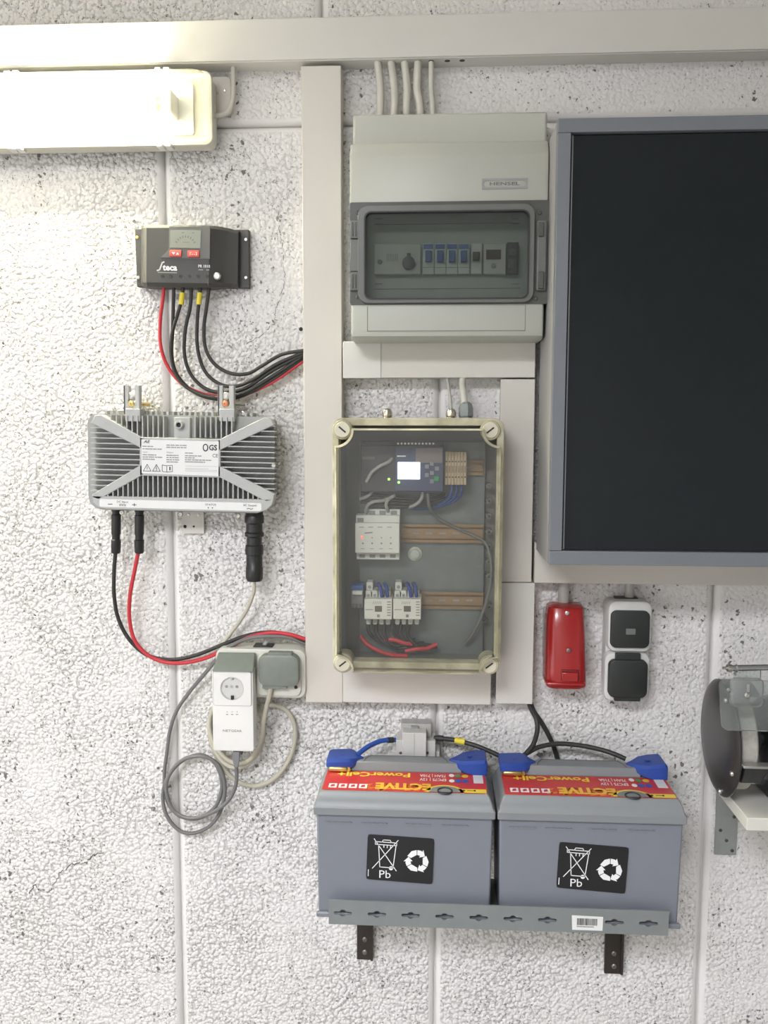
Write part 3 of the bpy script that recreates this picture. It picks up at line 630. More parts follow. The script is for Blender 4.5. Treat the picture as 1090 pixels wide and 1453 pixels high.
def dashes(g, u0, u1, v_, w, d, fn, seed):
    rn = random.Random(seed); u = u0
    while u < u1-.008:
        l = min(rn.uniform(.012, .05), u1-u); g.strip([fn(u, v_), fn(u+l, v_)], w, d); u += l+rn.uniform(.012, .02)
g.text('Input', *U(.02, .385), H_*.05, dd); g.text('Output', *U(.33, .385), H_*.05, dd)
for k, (u, v_, ln) in enumerate([(.02, .20, .13), (.02, .275, .24), (.02, .45, .17), (.02, .515, .25), (.02, .58, .15), (.33, .15, .27), (.33, .215, .26), (.33, .45, .17), (.33, .515, .15), (.33, .58, .16), (.33, .645, .15), (.57, .37, .1), (.57, .45, .22), (.57, .51, .13), (.57, .57, .33), (.57, .63, .25)]):
    dashes(g, u, u+ln, v_, H_*.03, dd, U, k)
for v_ in (.75, .82, .86, .90): g.strip([U(.57, v_), U(.57+(.41 if v_ != .82 else .3), v_)], .0004, dd)
g.build('small_print', INKG, lab, 0, 0)
# connection strip
cl = [q(141, 708.5, dv+.0006), q(371, 713.5, dv+.0006), q(371.5, 725, dv+.0006), q(141, 719.5, dv+.0006)]
xa = cl[0][0]; xb = cl[1][0]; za = (cl[3][1]+cl[2][1])/2; zb_ = (cl[0][1]+cl[1][1])/2
st = MB().prism(rr(xa, xb, za, zb_, .003), dv-.001, dv+.0006).build('connection_label', LABELW, t.o)
g = MB(); W2 = xb-xa; H2 = zb_-za; V = lambda u, v_: (xa+W2*u, zb_-H2*v_)
g.strip([V(.055, .62), V(.08, .62)], .0011, dd); g.strip([V(.205, .62), V(.23, .62)], .0011, dd); g.strip([V(.2175, .46), V(.2175, .78)], .0011, dd)
g.text('DC Input', *V(.145, .40), H2*.26, dd, W2*.07, .0, 'C'); g.strip([V(.125, .62), V(.165, .62)], .0009, dd)
for k in range(3): g.strip([V(.126+k*.015, .78), V(.134+k*.015, .78)], .0009, dd)
g.text('STATUS', *V(.69, .46), H2*.24, dd, W2*.065, .0, 'C'); g.text('AC Output', *V(.93, .42), H2*.26, dd, W2*.082, .0, 'C')
for u in (.675, .70): g.flat(circ(*V(u, .75), .0011, 8), dd)
g.strip([V(.912, .78), V(.92, .68), V(.93, .74), V(.94, .80), V(.948, .68)], .0009, dd); g.build('lettering', INK, st, 0, 0)

# cables with their connectors
def plugged(name, label, pts, r, mat, prof, mat2, top, cat='cable', group=None, d=.04):
    o = cable(name, label, pts, r, mat, cat, group); a = P(*top[0])-o.location; b = P(*top[1])-o.location; ax = b-a; L_ = ax.length
    c = MB().lathe(a, ax, [(h*L_, rad) for h, rad in prof], 16).build('connector', mat2, o, 0, 40); return o, c, a, ax
mc = [(-.1, .0075), (.05, .0080), (.05, .0068), (.12, .0068), (.13, .0080), (.55, .0080), (.6, .0068), (.68, .0068), (.70, .0085), (.97, .0080), (1.0, .0065)]
pk = plugged('inverter_lead', 'black inverter lead with plug sagging into the vertical trunking', [(164, 782, .04), (162, 810, .036), (162, 845, .03), (168, 878, .024), (184, 908, .02), (210, 930, .018), (245, 936, .018), (280, 929, .018), (315, 915, .02), (350, 902, .026), (385, 897, .03), (410, 902, .032), (437, 910, .033)], .0036, BLACKC, mc, BLACKP, ((165, 722, .042), (164.5, 785, .04)), 'cable', 'leads under the inverter')
pk = plugged('inverter_lead', 'red inverter lead with black plug sagging into the vertical trunking', [(196.5, 782, .04), (191, 810, .036), (184.5, 845, .032), (184, 880, .028), (192, 910, .026), (214, 932, .025), (246, 941, .025), (285, 936, .026), (320, 921, .03), (352, 905, .034), (382, 898, .036), (410, 900, .035), (437, 908, .034)], .0036, REDC, mc, BLACKP, ((198, 723, .042), (197.5, 785, .04)), 'cable', 'leads under the inverter')
acp = [(-.1, .0150), (.06, .0150), (.08, .0165), (.17, .0165), (.19, .0140), (.30, .0140), (.32, .0165), (.36, .0165), (.38, .0130), (.48, .0130), (.5, .0155), (.56, .0160), (.62, .0155), (.63, .0140), (.80, .0140), (.81, .0150), (.96, .0150), (1.0, .0125), (1.0, .006)]
plugged('mains_lead', 'thin beige mains lead with thick black connector under the inverter', [(361, 818, .044), (360, 840, .04), (351, 864, .032), (338, 885, .024), (325, 902, .018), (317, 915, .014), (314, 935, .012), (312, 960, .012)], .0032, BEIGEC, acp, BLACKP, ((361, 724, .046), (361, 824, .044)))
# little junction plate under the inverter
t = Thing('terminal_plate', 'small beige plate with screw holes on the wall under the inverter', 'plate', 272, 743)
a, b, c, e = t.r(258, 722, 289, 757, .008)
MB().holed([(a, c), (b, c), (b, e), (a, e)], [circ(*t.p2(262.5, 747, .008), .0032, 12), circ(*t.p2(275, 747, .008), .002, 10)], 0.001, .008).build('plate', PVC, t.o, 0)
for px, py in ((282, 730.5), (268, 730)): screw('screw', STEEL, t.o, t.l(px, py, .008), .0025, .001)
for px, py, r_ in ((262.5, 747, .003), (275, 747, .0018)): MB().lathe(t.l(px, py, .004), (0, -1, 0), [(0, r_), (.001, r_)], 10).build('hole', INK, t.o)

# ------------------------------------------------------------------ double socket and power line adapter
t = Thing('double_socket', 'weathered white double wall socket with grey-green flap beside the trunking', 'socket', 395, 955)
SOCK = M('socket_ivory', (.62, .62, .55), .45); FLAP = M('grey_green_flap', (.19, .215, .185), .45, var=.12, scale=80)
a, b, c, e = t.r(306, 921, 434, 990, .045); MB().prism(rr(a, b, c, e, .014), 0, .045, 0, .004).build('housing', SOCK, t.o)
a, b, c, e = t.r(364, 930, 427, 988, .05); MB().prism(rr(a, b, c, e, .012), .044, .050, 0, .002).build('cover_frame', SOCK, t.o)
a, b, c, e = t.r(366.5, 930, 424, 975, .066); fl = MB().prism(rr(a, b, c, e, .013), .049, .066, 0, .004).build('flap', FLAP, t.o)
a, b, c, e = t.r(380, 926, 414, 934, .064); MB().box(a, b, -.05, -.064, c, e).build('flap_hinge', FLAP, fl, .001)
a, b, c, e = t.r(372, 972, 407, 978, .062); MB().box(a, b, -.05, -.062, c, e).build('flap_lip', FLAP, fl, .001)
screw('screw', BLACKP, t.o, t.l(420, 975, .05), .003, .0015)
t.box('entry_seal', BLACKP, 359, 917, 386.5, 923.5, .01, .034, .001)
a, b, c, e = t.r(303, 927, 361, 951, .07)
fl = MB().loft([[(a+.004, -.048, e-.004), (b-.002, -.048, e-.004), (b-.002, -.053, e-.004), (a+.004, -.053, e-.004)], [(a, -.076, c), (b, -.076, c), (b, -.081, c), (a, -.081, c)]]).build('open_flap', FLAP, t.o, .0015)
t = Thing('powerline_adapter', 'white plug-in power line adapter with pass-through socket and maker lettering', 'adapter', 331, 1000)
dA = .074
a, b, c, e = t.r(301.5, 951, 359.5, 1066, dA); MB().prism(rr(a, b, c, e, .004), .046, dA, 0, .002).build('body', WHITEP, t.o)
a2, b2, c2, e2 = t.r(302.5, 952, 357, 1001.5, dA+.001)
v = t.l(329.5, 976.5, dA); R_ = .0205
fr_ = MB().ring(rr(a2, b2, c2, e2, .004, 6), rr(a2+.0008, b2-.0008, c2+.0008, e2-.0008, .0035, 6), dA-.001, dA+.0012).build('socket_outline', M('outline_grey', (.33, .33, .32)), t.o)
MB().holed(rr(a2+.0008, b2-.0008, c2+.0008, e2-.0008, .0035, 6), [circ(v.x, v.z, R_, 28)], dA-.001, dA+.0022).build('socket_face', WHITEP, t.o)
MB().ring(circ(v.x, v.z, R_, 28), circ(v.x, v.z, R_*.93, 28), dA-.004, dA+.0026).build('socket_rim', M('socket_rim_grey', (.55, .55, .53)), t.o)
MB().flat(circ(v.x, v.z, R_, 28), dA+.0004).build('socket_recess', M('socket_recess_grey', (.60, .60, .57)), t.o)
for k, mt, r_ in ((-.0095, INKG, .0026), (-.0005, STEEL, .0028), (.0085, INKG, .0026)): MB().flat(circ(v.x+k, v.z+.003, r_, 12), dA+.0008).build('pin_hole', mt, t.o)
MB().box(v.x-.002, v.x+.003, -dA, -dA-.003, v.z-.0195, v.z-.0125).build('earth_clip', BLACKP, t.o, .0005); MB().box(v.x-.0015, v.x+.0025, -dA, -dA-.003, v.z+.015, v.z+.0195).build('earth_clip', STEEL, t.o, .0005)
g = MB(); x_, z_ = t.p2(330, 1038.5, dA); g.text('NETGEAR', x_, z_, .0042, dA+.0004, .033, .012, 'C'); g.build('lettering', INKG, t.o, 0, 0)
for i in range(3):
    x_, z_ = t.p2(322.5+i*7, 1010, dA); g = MB(); g.flat(circ(x_, z_, .0009, 8), dA+.0004); g.strip([(x_-.0015, z_-.0045), (x_+.0015, z_-.0045)], .0014, dA+.0004); g.build('status_mark', INKG, t.o, 0, 0)
# network cable
pts = [(437, 915, .03), (415, 906, .034), (395, 903, .037), (362, 904, .04), (336, 912, .036), (315, 927, .03), (293, 953, .024), (268, 983, .018), (250, 1010, .014), (241, 1038, .012), (236.5, 1070, .011), (233, 1102, .011), (237, 1135, .011), (254, 1157, .012), (282, 1161, .013), (306, 1144, .014), (315, 1114, .014), (306, 1084, .014), (284, 1071, .015), (258, 1080, .017), (240, 1100, .018), (231, 1126, .018), (236, 1156, .018), (254, 1178, .019), (275, 1182, .02), (299, 1171, .02), (315, 1146, .021), (319, 1113, .022), (309, 1085, .022), (287, 1073, .024), (260, 1078, .025), (241, 1098, .025), (236, 1122, .025), (246, 1150, .026), (270, 1161, .028), (301, 1153, .034), (324, 1136, .044), (335, 1112, .052), (335.5, 1086, .058)]
o = cable('network_cable', 'coiled grey network cable hanging below the white adapter', pts, .0034, GREYC, 'cable', None, None, 8, 5)
a, b = P(335.5, 1066, .062)-o.location, P(335.5, 1088, .059)-o.location
MB().loft([[a+Vector((sx*.0058, sy*.004, 0)) for sx, sy in ((-1, -1), (1, -1), (1, 1), (-1, 1))], [a.lerp(b, .5)+Vector((sx*.0056, sy*.004, 0)) for sx, sy in ((-1, -1), (1, -1), (1, 1), (-1, 1))], [b+Vector((sx*.0036, sy*.0033, 0)) for sx, sy in ((-1, -1), (1, -1), (1, 1), (-1, 1))]]).build('boot', M('grey_boot', (.22, .22, .225), .45), o, .0006)
# beige mains cable from the flap socket, coiled behind the adapter
pts = [(384, 972, .058), (383, 985, .055), (379, 1000, .05), (374, 1025, .042), (371, 1050, .036), (360, 1073, .032), (342, 1084, .03), (322, 1077, .03), (304, 1055, .026), (297, 1030, .022), (303, 1005, .018), (325, 992, .016), (350, 995, .018), (370, 1012, .024), (374, 1040, .028), (366, 1068, .028), (345, 1088, .026), (322, 1085, .024), (305, 1064, .02), (298, 1040, .016), (305, 1012, .012), (330, 998, .012), (365, 1002, .012), (390, 1001, .011), (408, 1010, .011), (418, 1030, .011), (418, 1055, .011), (408, 1082, .011), (390, 1104, .011), (365, 1115, .011), (340, 1110, .011), (320, 1094, .012), (306, 1070, .012), (300, 1045, .01), (306, 1000, .01), (312, 955, .012)]
cable('mains_cable', 'coiled beige mains cable looping behind the white adapter', pts, .0042, BEIGEC, 'cable', None, None, 8, 5)
cable('supply_cable', 'short grey-white cable bending into the top of the double socket', [(437, 914, .018), (410, 905, .018), (390, 906, .02), (378, 911, .022), (374, 922, .022)], .004, M('pale_grey_sheath', (.42, .42, .39), .5))

# ------------------------------------------------------------------ clear-lidded enclosure
t = Thing('electrical_enclosure', 'clear-lidded yellowed plastic enclosure full of wiring between the trunkings', 'enclosure', 592, 775)
EB = M('enclosure_grey', (.17, .17, .155), .5); YC = CLEAR('yellowed_clear_plastic', (.88, .85, .68), (.80, .76, .56), .55, .12)
LID = CLEAR('clear_lid', (.98, .98, .95), (.62, .62, .60), .022, .04)
TW = M('yellowed_plug', (.60, .57, .45), .4)
a, b, c, e = t.r(480.5, 596, 711, 948, .10); ai, bi, ci, ei = a+.004, b-.004, c+.004, e-.004
MB().ring(rr(a, b, c, e, .008), rr(ai, bi, ci, ei, .006), .002, .098).build('base_wall', EB, t.o); MB().prism(rr(ai, bi, ci, ei, .006), .002, .006).build('base_floor', EB, t.o)
# lid flange with round corner towers
dL = .125; dR = .150
fo = t.r(472, 593, 713, 949, dL); fi = t.r(481, 604, 703, 940, dL)
MB().ring(rr(*fo, .016, 8), rr(*fi, .006, 8), .099, dL).build('lid_flange', YC, t.o, .001)
for px, py in ((486.5, 609.5), (695.5, 610.5), (487, 940), (694, 942.5)):
    v = t.l(px, py, dL); tw = MB().lathe((v.x, -.10, v.z), (0, -1, 0), [(0, .0165), (dL-.10+.004, .0160), (dL-.10+.006, .0145)], 24).build('corner_tower', YC, t.o)
    MB().lathe((v.x, -dL-.006, v.z), (0, -1, 0), [(0, .0125), (.002, .0122), (.0025, .0115)], 22).build('lid_screw', TW, tw)
    an = math.radians(-40 if px < 600 and py < 700 else 38); ux, uz = math.cos(an)*.006, math.sin(an)*.006; g = MB(); g.strip([(v.x-ux, v.z-uz), (v.x+ux, v.z+uz)], .0026, dL+.0088); g.build('screw_slot', INK, tw, 0, 0)
# raised pane with concave corners
xa, xb, za, zb_ = t.r(475, 608, 709, 956.5, dR); n = .027
def notch(x0, x1, z0, z1, n):
    o = []
    for cx, cz, a0 in ((x1, z1, 270), (x0, z1, 0), (x0, z0, 90), (x1, z0, 180)):
        for i in range(8): th = math.radians(a0-90*i/7); o.append((cx+n*math.cos(th), cz+n*math.sin(th)))
    return o
ol = notch(xa, xb, za, zb_, n); il = notch(xa+.003, xb-.003, za+.003, zb_-.003, n)
n_ = len(ol); MB().loft([[(x, -d, z) for x, z in l] for d, l in ((.118, ol), (dR-.003, ol), (dR, il))], False, False).build('lid_skirt', YC, t.o, 0, 30)
MB().prism(il, dR-.002, dR).build('lid_pane', LID, t.o, 0)
# mounting plate, bosses
t.box('mounting_plate', M('zinc_plate', (.175, .195, .20), .45, .35, var=.15, scale=50, dirt=.25), 510, 627, 687, 930, .006, .02, .0005)
for k, py in enumerate((690, 711, 733, 755, 776, 797, 818, 861, 880)):
    v = t.l(694 if py < 870 else 687, py, .03); MB().lathe((v.x, -.006, v.z), (0, -1, 0), [(0, .006), (.024, .005), (.024, .0025), (.018, .0022)], 12).build('boss', EB, t.o)
v = t.l(589, 786, .022); MB().lathe((v.x, -.02, v.z), (0, -1, 0), [(0, .0125), (.003, .012), (.004, .0085), (.009, .008), (.010, .006)], 20).build('blanking_plug', M('plug_grey', (.5, .52, .49), .4), t.o)
# cable glands on top
for px, mt, r_, dd_ in ((549.5, NICKEL, .0085, .06), (640, NICKEL, .0085, .055), (661, M('grey_gland', (.24, .265, .265), .5), .0125, .055)):
    v = t.l(px, 600, dd_); zt_ = e; hh = .019 if r_ < .01 else .030
    MB().lathe((v.x, -dd_, zt_), (0, 0, 1), [(-.004, r_), (.004, r_), (.0045, r_*.85), (.006, r_*.85), (.0065, r_), (hh*.65, r_), (hh*.9, r_*.8), (hh, r_*.45)], 6 if r_ > .01 else 16).build('cable_gland', mt, t.o, .0006)
cable('sensor_cable', 'thin grey cable entering the brass gland on top of the clear enclosure', [(634, 528, .03), (636, 545, .035), (639, 565, .05), (640.5, 585, .055)], .0026, M('pale_grey_sheath', (.42, .42, .39)))
cable('sheathed_cable', 'thick white cable entering the grey gland on top of the clear enclosure', [(657, 528, .03), (656, 545, .035), (658, 560, .05), (660.5, 580, .055)], .0055, M('ivory_cable_sheath', (.60, .58, .51)))
# rails
RAIL = M('yellow_passivated_rail', (.30, .20, .115), .45, .5, var=.15, scale=60)
for i, (y0, y1, lb_) in enumerate(((653, 674, 'brownish mounting rail behind the terminal strip'), (744, 770, 'brownish mounting rail holding the four-channel module'), (840, 864, 'yellowish mounting rail holding the two contactors'))):
    q = Thing('mounting_rail', lb_, 'rail', 600, (y0+y1)/2, 0, 'rails in the clear enclosure', .02); a, b, c, e_ = q.r(512, y0, 686, y1, .03); y = -.0005
    MB().box(a, b, y, -.004, c+.005, e_-.005).build('web', RAIL, q.o); MB().box(a, b, -.003, -.0085, c+.005, c+.0062).build('web_edge', RAIL, q.o); MB().box(a, b, -.003, -.0085, e_-.0062, e_-.005).build('web_edge', RAIL, q.o)
    MB().box(a, b, -.0075, -.0085, c, c+.006).build('lip', RAIL, q.o); MB().box(a, b, -.0075, -.0085, e_-.006, e_).build('lip', RAIL, q.o)
    for k in range(5):
        px = 590+k*19; xx, zz = q.p2(px, (y0+y1)/2, .0245); MB().prism(rr(xx-.006, xx+.006, zz-.0016, zz+.0016, .0015, 3), .004, .0043).build('slot', INKG, q.o)
def idev(name, label, cat, x0, y0, x1, y1, d, mat, d0=.0285, group=None):
    q = Thing(name, label, cat, (x0+x1)/2, (y0+y1)/2, 0, group, d0); q.box('body', mat, x0, y0, x1, y1, d0, d, .0012); return q
# logic controller
q = idev('logic_controller', 'dark logic controller with brightly lit white screen in the clear enclosure', 'controller', 512, 632, 630, 698, .07, M('controller_dark', (.05, .05, .055), .5))
q.box('front_panel', M('panel_blue_grey', (.06, .075, .15), .5), 561, 634, 629, 697, .07, .074, .001)
q.box('upper_panel', M('panel_grey_pink', (.20, .17, .18), .5), 590, 636, 628, 657, .074, .0748, .0005)
q.box('screen', M('lit_white_screen', (.92, .96, 1.0), .3, var=0, emit=2.4), 564.5, 656, 596, 680, .0735, .0765, .0004)
for px, py in ((552, 680), (566, 684.5)):
    v = q.l(px, py, .0745); MB().lathe(v, (0, -1, 0), [(0, .0022), (.001, .002), (.0015, .001)], 10).build('status_led', M('green_led', (.35, .9, .15), .3, var=0, emit=1.6), q.o)
for k, (px, py) in enumerate(((606, 662), (613, 658), (613, 671), (620, 665), (606, 674), (613, 683))): q.box('key', M('key_grey', (.24, .25, .29), .5), px-3, py-3, px+3, py+3, .074, .0765, .0006)
q.box('green_key', M('green_key_plastic', (.03, .30, .13), .5), 616, 675.5, 623, 683, .074, .0765, .0006)
for k in range(11): v = q.l(565+k*5, 629.5, .05); MB().lathe(v, (0, -1, 0), [(0, .0018), (.001, .0016)], 8).build('terminal_screw', STEEL, q.o)
q.box('terminal_row', M('controller_dark', (.05, .05, .055)), 512, 626, 630, 634, .0285, .05, .001)
q.box('side_vent', M('vent_grey', (.12, .12, .12)), 514, 648, 532, 652, .07, .0708); q.box('panel_print', WINK, 563.5, 646.5, 576, 648, .074, .0743)
# terminal strip: seven clamps
q = Thing('terminal_strip', 'beige terminal strip beside the lit logic controller', 'terminals', 647, 664, 0, None, .0285)
BT = M('beige_polyamide', (.50, .40, .27), .5)
for k in range(7):
    x = 631.5+k*4.4; q.box('clamp', BT, x, 641, x+4.1, 688, .0285, .06, .0005)
    for py in (655, 677): v = q.l(x+2.05, py, .0602); MB().flat(circ(v.x, v.z, .0014, 8), -v.y).build('clamp_hole', INK, q.o, 0, 0)
    q.box('jumper', M('dark_beige', (.30, .22, .15)), x+.8, 661, x+3.3, 671, .06, .0604)
# relay output module
q = idev('switching_actuator', 'grey-white four-channel module with red light in the clear enclosure', 'module', 504, 742, 567, 785, .072, DG2)
q.box('upper_step', DG2, 505, 731, 567.5, 743, .0285, .060, .001); q.box('top_terminals', DG2, 517, 722.5, 568, 733, .0285, .050, .001); q.box('lower_step', DG2, 506, 783, 567, 794, .0285, .055, .001)
for px, py in ((528, 727.5), (543, 727.5), (559, 727.5)): q.box('terminal_opening', INKG, px-4.5, py-3, px+4.5, py+3, .05, .0506)
q.box('terminal_opening', INKG, 507, 735, 516, 741, .06, .0606)
for k in range(4): q.box('terminal_opening', INKG, 510+k*14.5, 787, 518+k*14.5, 791.5, .055, .0556)
g = MB(); 
for k in range(4):
    x, z = q.p2(515+k*13.2, 771, .072); g.flat(circ(x, z, .0016, 10), .0723-.0285); g.strip([(x-.003, z-.009), (x+.002, z-.009)], .001, .0723-.0285)
    if k: g.flat(circ(*q.p2(515+k*13.2, 763, .072), .0012, 8), .0723-.0285)
    g.strip([q.p2(510+k*13.2, 748, .072), q.p2(516+k*13.2, 748, .072)], .0012, .0723-.0285)
g.strip([q.p2(518, 756.5, .072), q.p2(528, 755.5, .072)], .002, .0723-.0285); g.build('markings', INKG, q.o, 0, 0)
v = q.l(514, 762.5, .072); MB().lathe(v, (0, -1, 0), [(0, .0022), (.0012, .002), (.0018, .001)], 10).build('red_led', M('red_led', (1.0, .12, .1), .3, var=0, emit=1.5), q.o)
# contactors
for i, x0 in enumerate((517, 558)):
    q = idev('contactor', ['white contactor beside the small blue-topped breaker', 'white contactor nearer to the bare end of its rail'][i]+' in the clear enclosure', 'contactor', x0, 850, x0+39.5, 879, .078, M('contactor_white', (.72, .72, .68), .45), group='contactors in the clear enclosure')
    for k in range(4):
        a, b, c, e_ = q.r(x0+2+k*9.2, 838, x0+9.5+k*9.2, 852, .062); tb = MB().prism(rr(a, b, c, e_, .002, 3), 0, .062-.0285).build('terminal', DG, q.o); vv = ((a+b)/2, -(.062-.0285), (c+e_)/2)
        MB().lathe(vv, (0, -1, 0), [(0, .0028), (.0006, .0026)], 10).build('terminal_screw', INKG, tb)
        a, b, c, e_ = q.r(x0+3+k*9.2, 877, x0+9+k*9.2, 886, .058); MB().prism(rr(a, b, c, e_, .002, 3), 0, .058-.0285).build('terminal', DG, q.o)
    a, b, c, e_ = q.r(x0+3, 826, x0+12, 840, .055); tb = MB().prism(rr(a, b, c, e_, .002, 3), 0, .055-.0285).build('coil_terminal', DG, q.o); MB().lathe(((a+b)/2, -(.055-.0285), (c+e_)/2), (0, -1, 0), [(0, .003), (.0006, .0028)], 10).build('terminal_screw', INKG, tb)
    q.box('indicator', M('brown_grey', (.13, .11, .09)), x0+15, 860, x0+25, 868, .078, .0792, .0003); q.box('indicator', INKG, x0+18, 872, x0+22, 876, .078, .0792, .0003)
    g = MB()
    for k in range(5): g.strip([q.p2(x0+12.5+k*2.6, 857, .078), q.p2(x0+13.5+k*2.6, 853.5, .078)], .0009, .0783-.0285)
    for k in range(6): g.strip([q.p2(x0+33, 854+k*3.8, .078), q.p2(x0+37, 854+k*3.8, .078)], .0018, .0783-.0285)
    g.strip([q.p2(x0+2, 865, .078), q.p2(x0+12, 865, .078)], .0013, .0783-.0285); g.build('markings', INKG, q.o, 0, 0)
    for k in range(2):
        o = cable('blue_wire', ['short blue wire ending in the contactor beside the small blue-topped breaker', 'short blue wire ending in the contactor nearer the bare rail end'][i], [(x0+25+k*8, 846, .064), (x0+24+k*8, 838, .07), (x0+22+k*9, 832, .066), (x0+20+k*9, 828, .045)], .0032, M('blue_wire_sheath', (.03, .06, .30), .5), 'wire', 'blue wires at the contactors')
q = idev('circuit_breaker', 'small grey breaker with blue top beside the contactors in the clear enclosure', 'breaker', 498.5, 838, 515.5, 863, .065, M('breaker_dark_grey', (.20, .20, .20), .5)); q.box('blue_top', BLU, 498.5, 831, 515.5, 838, .0285, .06, .001); q.box('lever', DG2, 500, 838.5, 514, 844, .065, .070, .0008)
for k in range(3): q.box('terminal', M('vent_grey', (.12, .12, .12)), 499.5+k*5.2, 857, 503+k*5.2, 862.5, .065, .067, .0005)
# loose wiring
DBLU = M('dark_blue_sheath', (.03, .07, .22), .5)
for k in range(3):
    cable('control_wire', 'blue wire curving from the terminal strip under the logic controller', [(640+k*7, 684, .05), (641+k*7, 697, .055), (634+k*6, 710, .05), (618, 717+k*1.5, .04), (590, 718+k*2, .035), (556, 712+k*2, .035), (530, 708, .035)], .0028, DBLU, 'wire', 'blue wires at the terminal strip')
for k in range(4):
    cable('control_wire', 'black wire running below the logic controller in the enclosure', [(512, 700+k*4, .05), (540, 703+k*4.5, .052), (575, 707+k*4, .048), (610, 708+k*3, .044), (632, 700+k*4, .04)], .0024, BLACKC, 'wire', 'black wires below the logic controller')
PW = M('pale_wire_sheath', (.36, .36, .34), .5)
for k, pts in enumerate(([(511, 708, .05), (522, 704, .056), (530, 696, .058), (540, 691, .058), (556, 689, .055)], [(520, 684, .072), (528, 670, .076), (540, 661, .078), (552, 655, .074), (560, 645, .06)], [(520, 728, .05), (521, 718, .06), (530, 712, .062), (545, 710, .055), (552, 706, .05)], [(600, 698, .055), (598, 708, .058), (590, 716, .055), (580, 720, .045)], [(551, 726, .05), (548, 716, .06), (552, 708, .058), (560, 703, .05)])):
    cable('control_wire', ['pale wire below the dark logic controller beside the enclosure wall', 'pale wire crossing the dark face of the logic controller', 'pale wire dropping into the four-channel module', 'pale wire bending under the logic controller keypad', 'pale wire arching into the top of the four-channel module'][k], pts, .003, PW, 'wire')
cable('sensor_cable', 'thin grey cable sweeping across the zinc plate and down to the enclosure floor', [(607, 700, .06), (610, 720, .055), (622, 735, .04), (645, 748, .03), (672, 760, .028), (690, 772, .034), (697, 800, .042), (695, 835, .045), (685, 870, .045), (672, 898, .04), (660, 914, .03)], .0026, GREYC)
MB_ = Thing('cable_grommet', 'round black grommet where the thin grey cable leaves the enclosure', 'grommet', 659, 915, 0, None, .006); v = MB_.l(659, 915, .012); MB().lathe((v.x, -.001, v.z), (0, -1, 0), [(0, .009), (.006, .008), (.01, .005)], 14).build('ring', BLACKP, MB_.o)
for k, (pts, mt, lb_) in enumerate(((([(512, 903, .05), (520, 913, .056), (536, 923, .058), (555, 929, .055), (578, 931, .05)]), REDC, 'red wire lying along the bottom of the enclosure beside its corner'), ([(575, 924, .05), (592, 921, .05), (606, 920, .045), (620, 914, .04)], REDC, 'short red wire below the contactors at the bottom of the enclosure'), ([(546, 908, .045), (560, 908, .05), (572, 912, .05), (585, 914, .045)], REDC, 'dim red wire in the black bundle under the contactors'))):
    cable('power_wire', lb_, pts, .0036, mt, 'wire', 'red wires at the bottom of the enclosure')
for k in range(6):
    cable('power_wire', 'black wire sagging below the contactors at the bottom of the enclosure', [(522+k*12, 884, .05), (524+k*11, 897+k%3*2, .05), (536+k*11, 908+k%3*4, .045), (560+k*9, 914+k%2*6, .04), (590+k*6, 908+k*2, .035)], .0034, BLACKC, 'wire', 'black wires below the contactors')

# ------------------------------------------------------------------ red wall socket housing
t = Thing('red_wall_socket', 'glossy red plastic socket housing with hooded latch under the cabinet trunking', 'socket', 803, 915)
q = lambda px, py, d: t.p2(px, py, d)
t.box('back_plate', M('grey_base', (.36, .36, .34), .5), 771, 862, 829, 935, 0, .012, .003)
loops = []
for py, xl_, xr_, d in ((856.5, 783, 825, .040), (861, 778.5, 828, .052), (880, 776.5, 829.5, .062), (915, 775.5, 831, .068), (950, 774.8, 831.8, .072), (966, 774.6, 832, .072), (972, 774.8, 831.8, .068), (974, 776, 831, .062)):
    xa, z = q(xl_, py, d*.75); xb = q(xr_, py, d*.75)[0]; prof = [(xa, -.012, z)]; n = 10
    for i in range(n+1):
        u = i/n; x = (xa+xb)/2-(xb-xa)/2*math.copysign(abs(math.cos(math.pi*u))**.55, math.cos(math.pi*u)); prof.append((x, -(d*.6+d*.4*math.sin(math.pi*u)**.6), z))
    loops.append(prof+[(xb, -.012, z)])
MB().loft(loops).build('hood', REDP, t.o, 0, 40)
t.box('latch_recess', M('red_dark_plastic', (.16, .008, .008), .4), 796.5, 951, 822, 966, .068, .0735, .001); t.box('latch', REDP, 797.5, 954.5, 821, 967.5, .069, .0765, .0015)
t.box('bottom_rim', REDP, 775.5, 968.5, 831.5, 974.5, .02, .0735, .003)
for px, py, d in ((805, 870, .0575), (807, 923, .0695)): screw('screw', STEEL if py < 900 else M('dim_steel', (.25, .2, .18), .4, .8), t.o, t.l(px, py, d), .0038, .002)
cond = M('grey_conduit', (.46, .45, .42), .5)
cable('conduit', 'short grey conduit dropping from the trunking into the red socket', [(800, 825, .014), (800, 860, .014)], .0095, cond, 'conduit', None, None, 12, 0)
cable('conduit', 'short grey conduit dropping from the trunking into the white switch', [(893, 826, .014), (893, 856, .014)], .0075, cond, 'conduit', None, None, 12, 0)

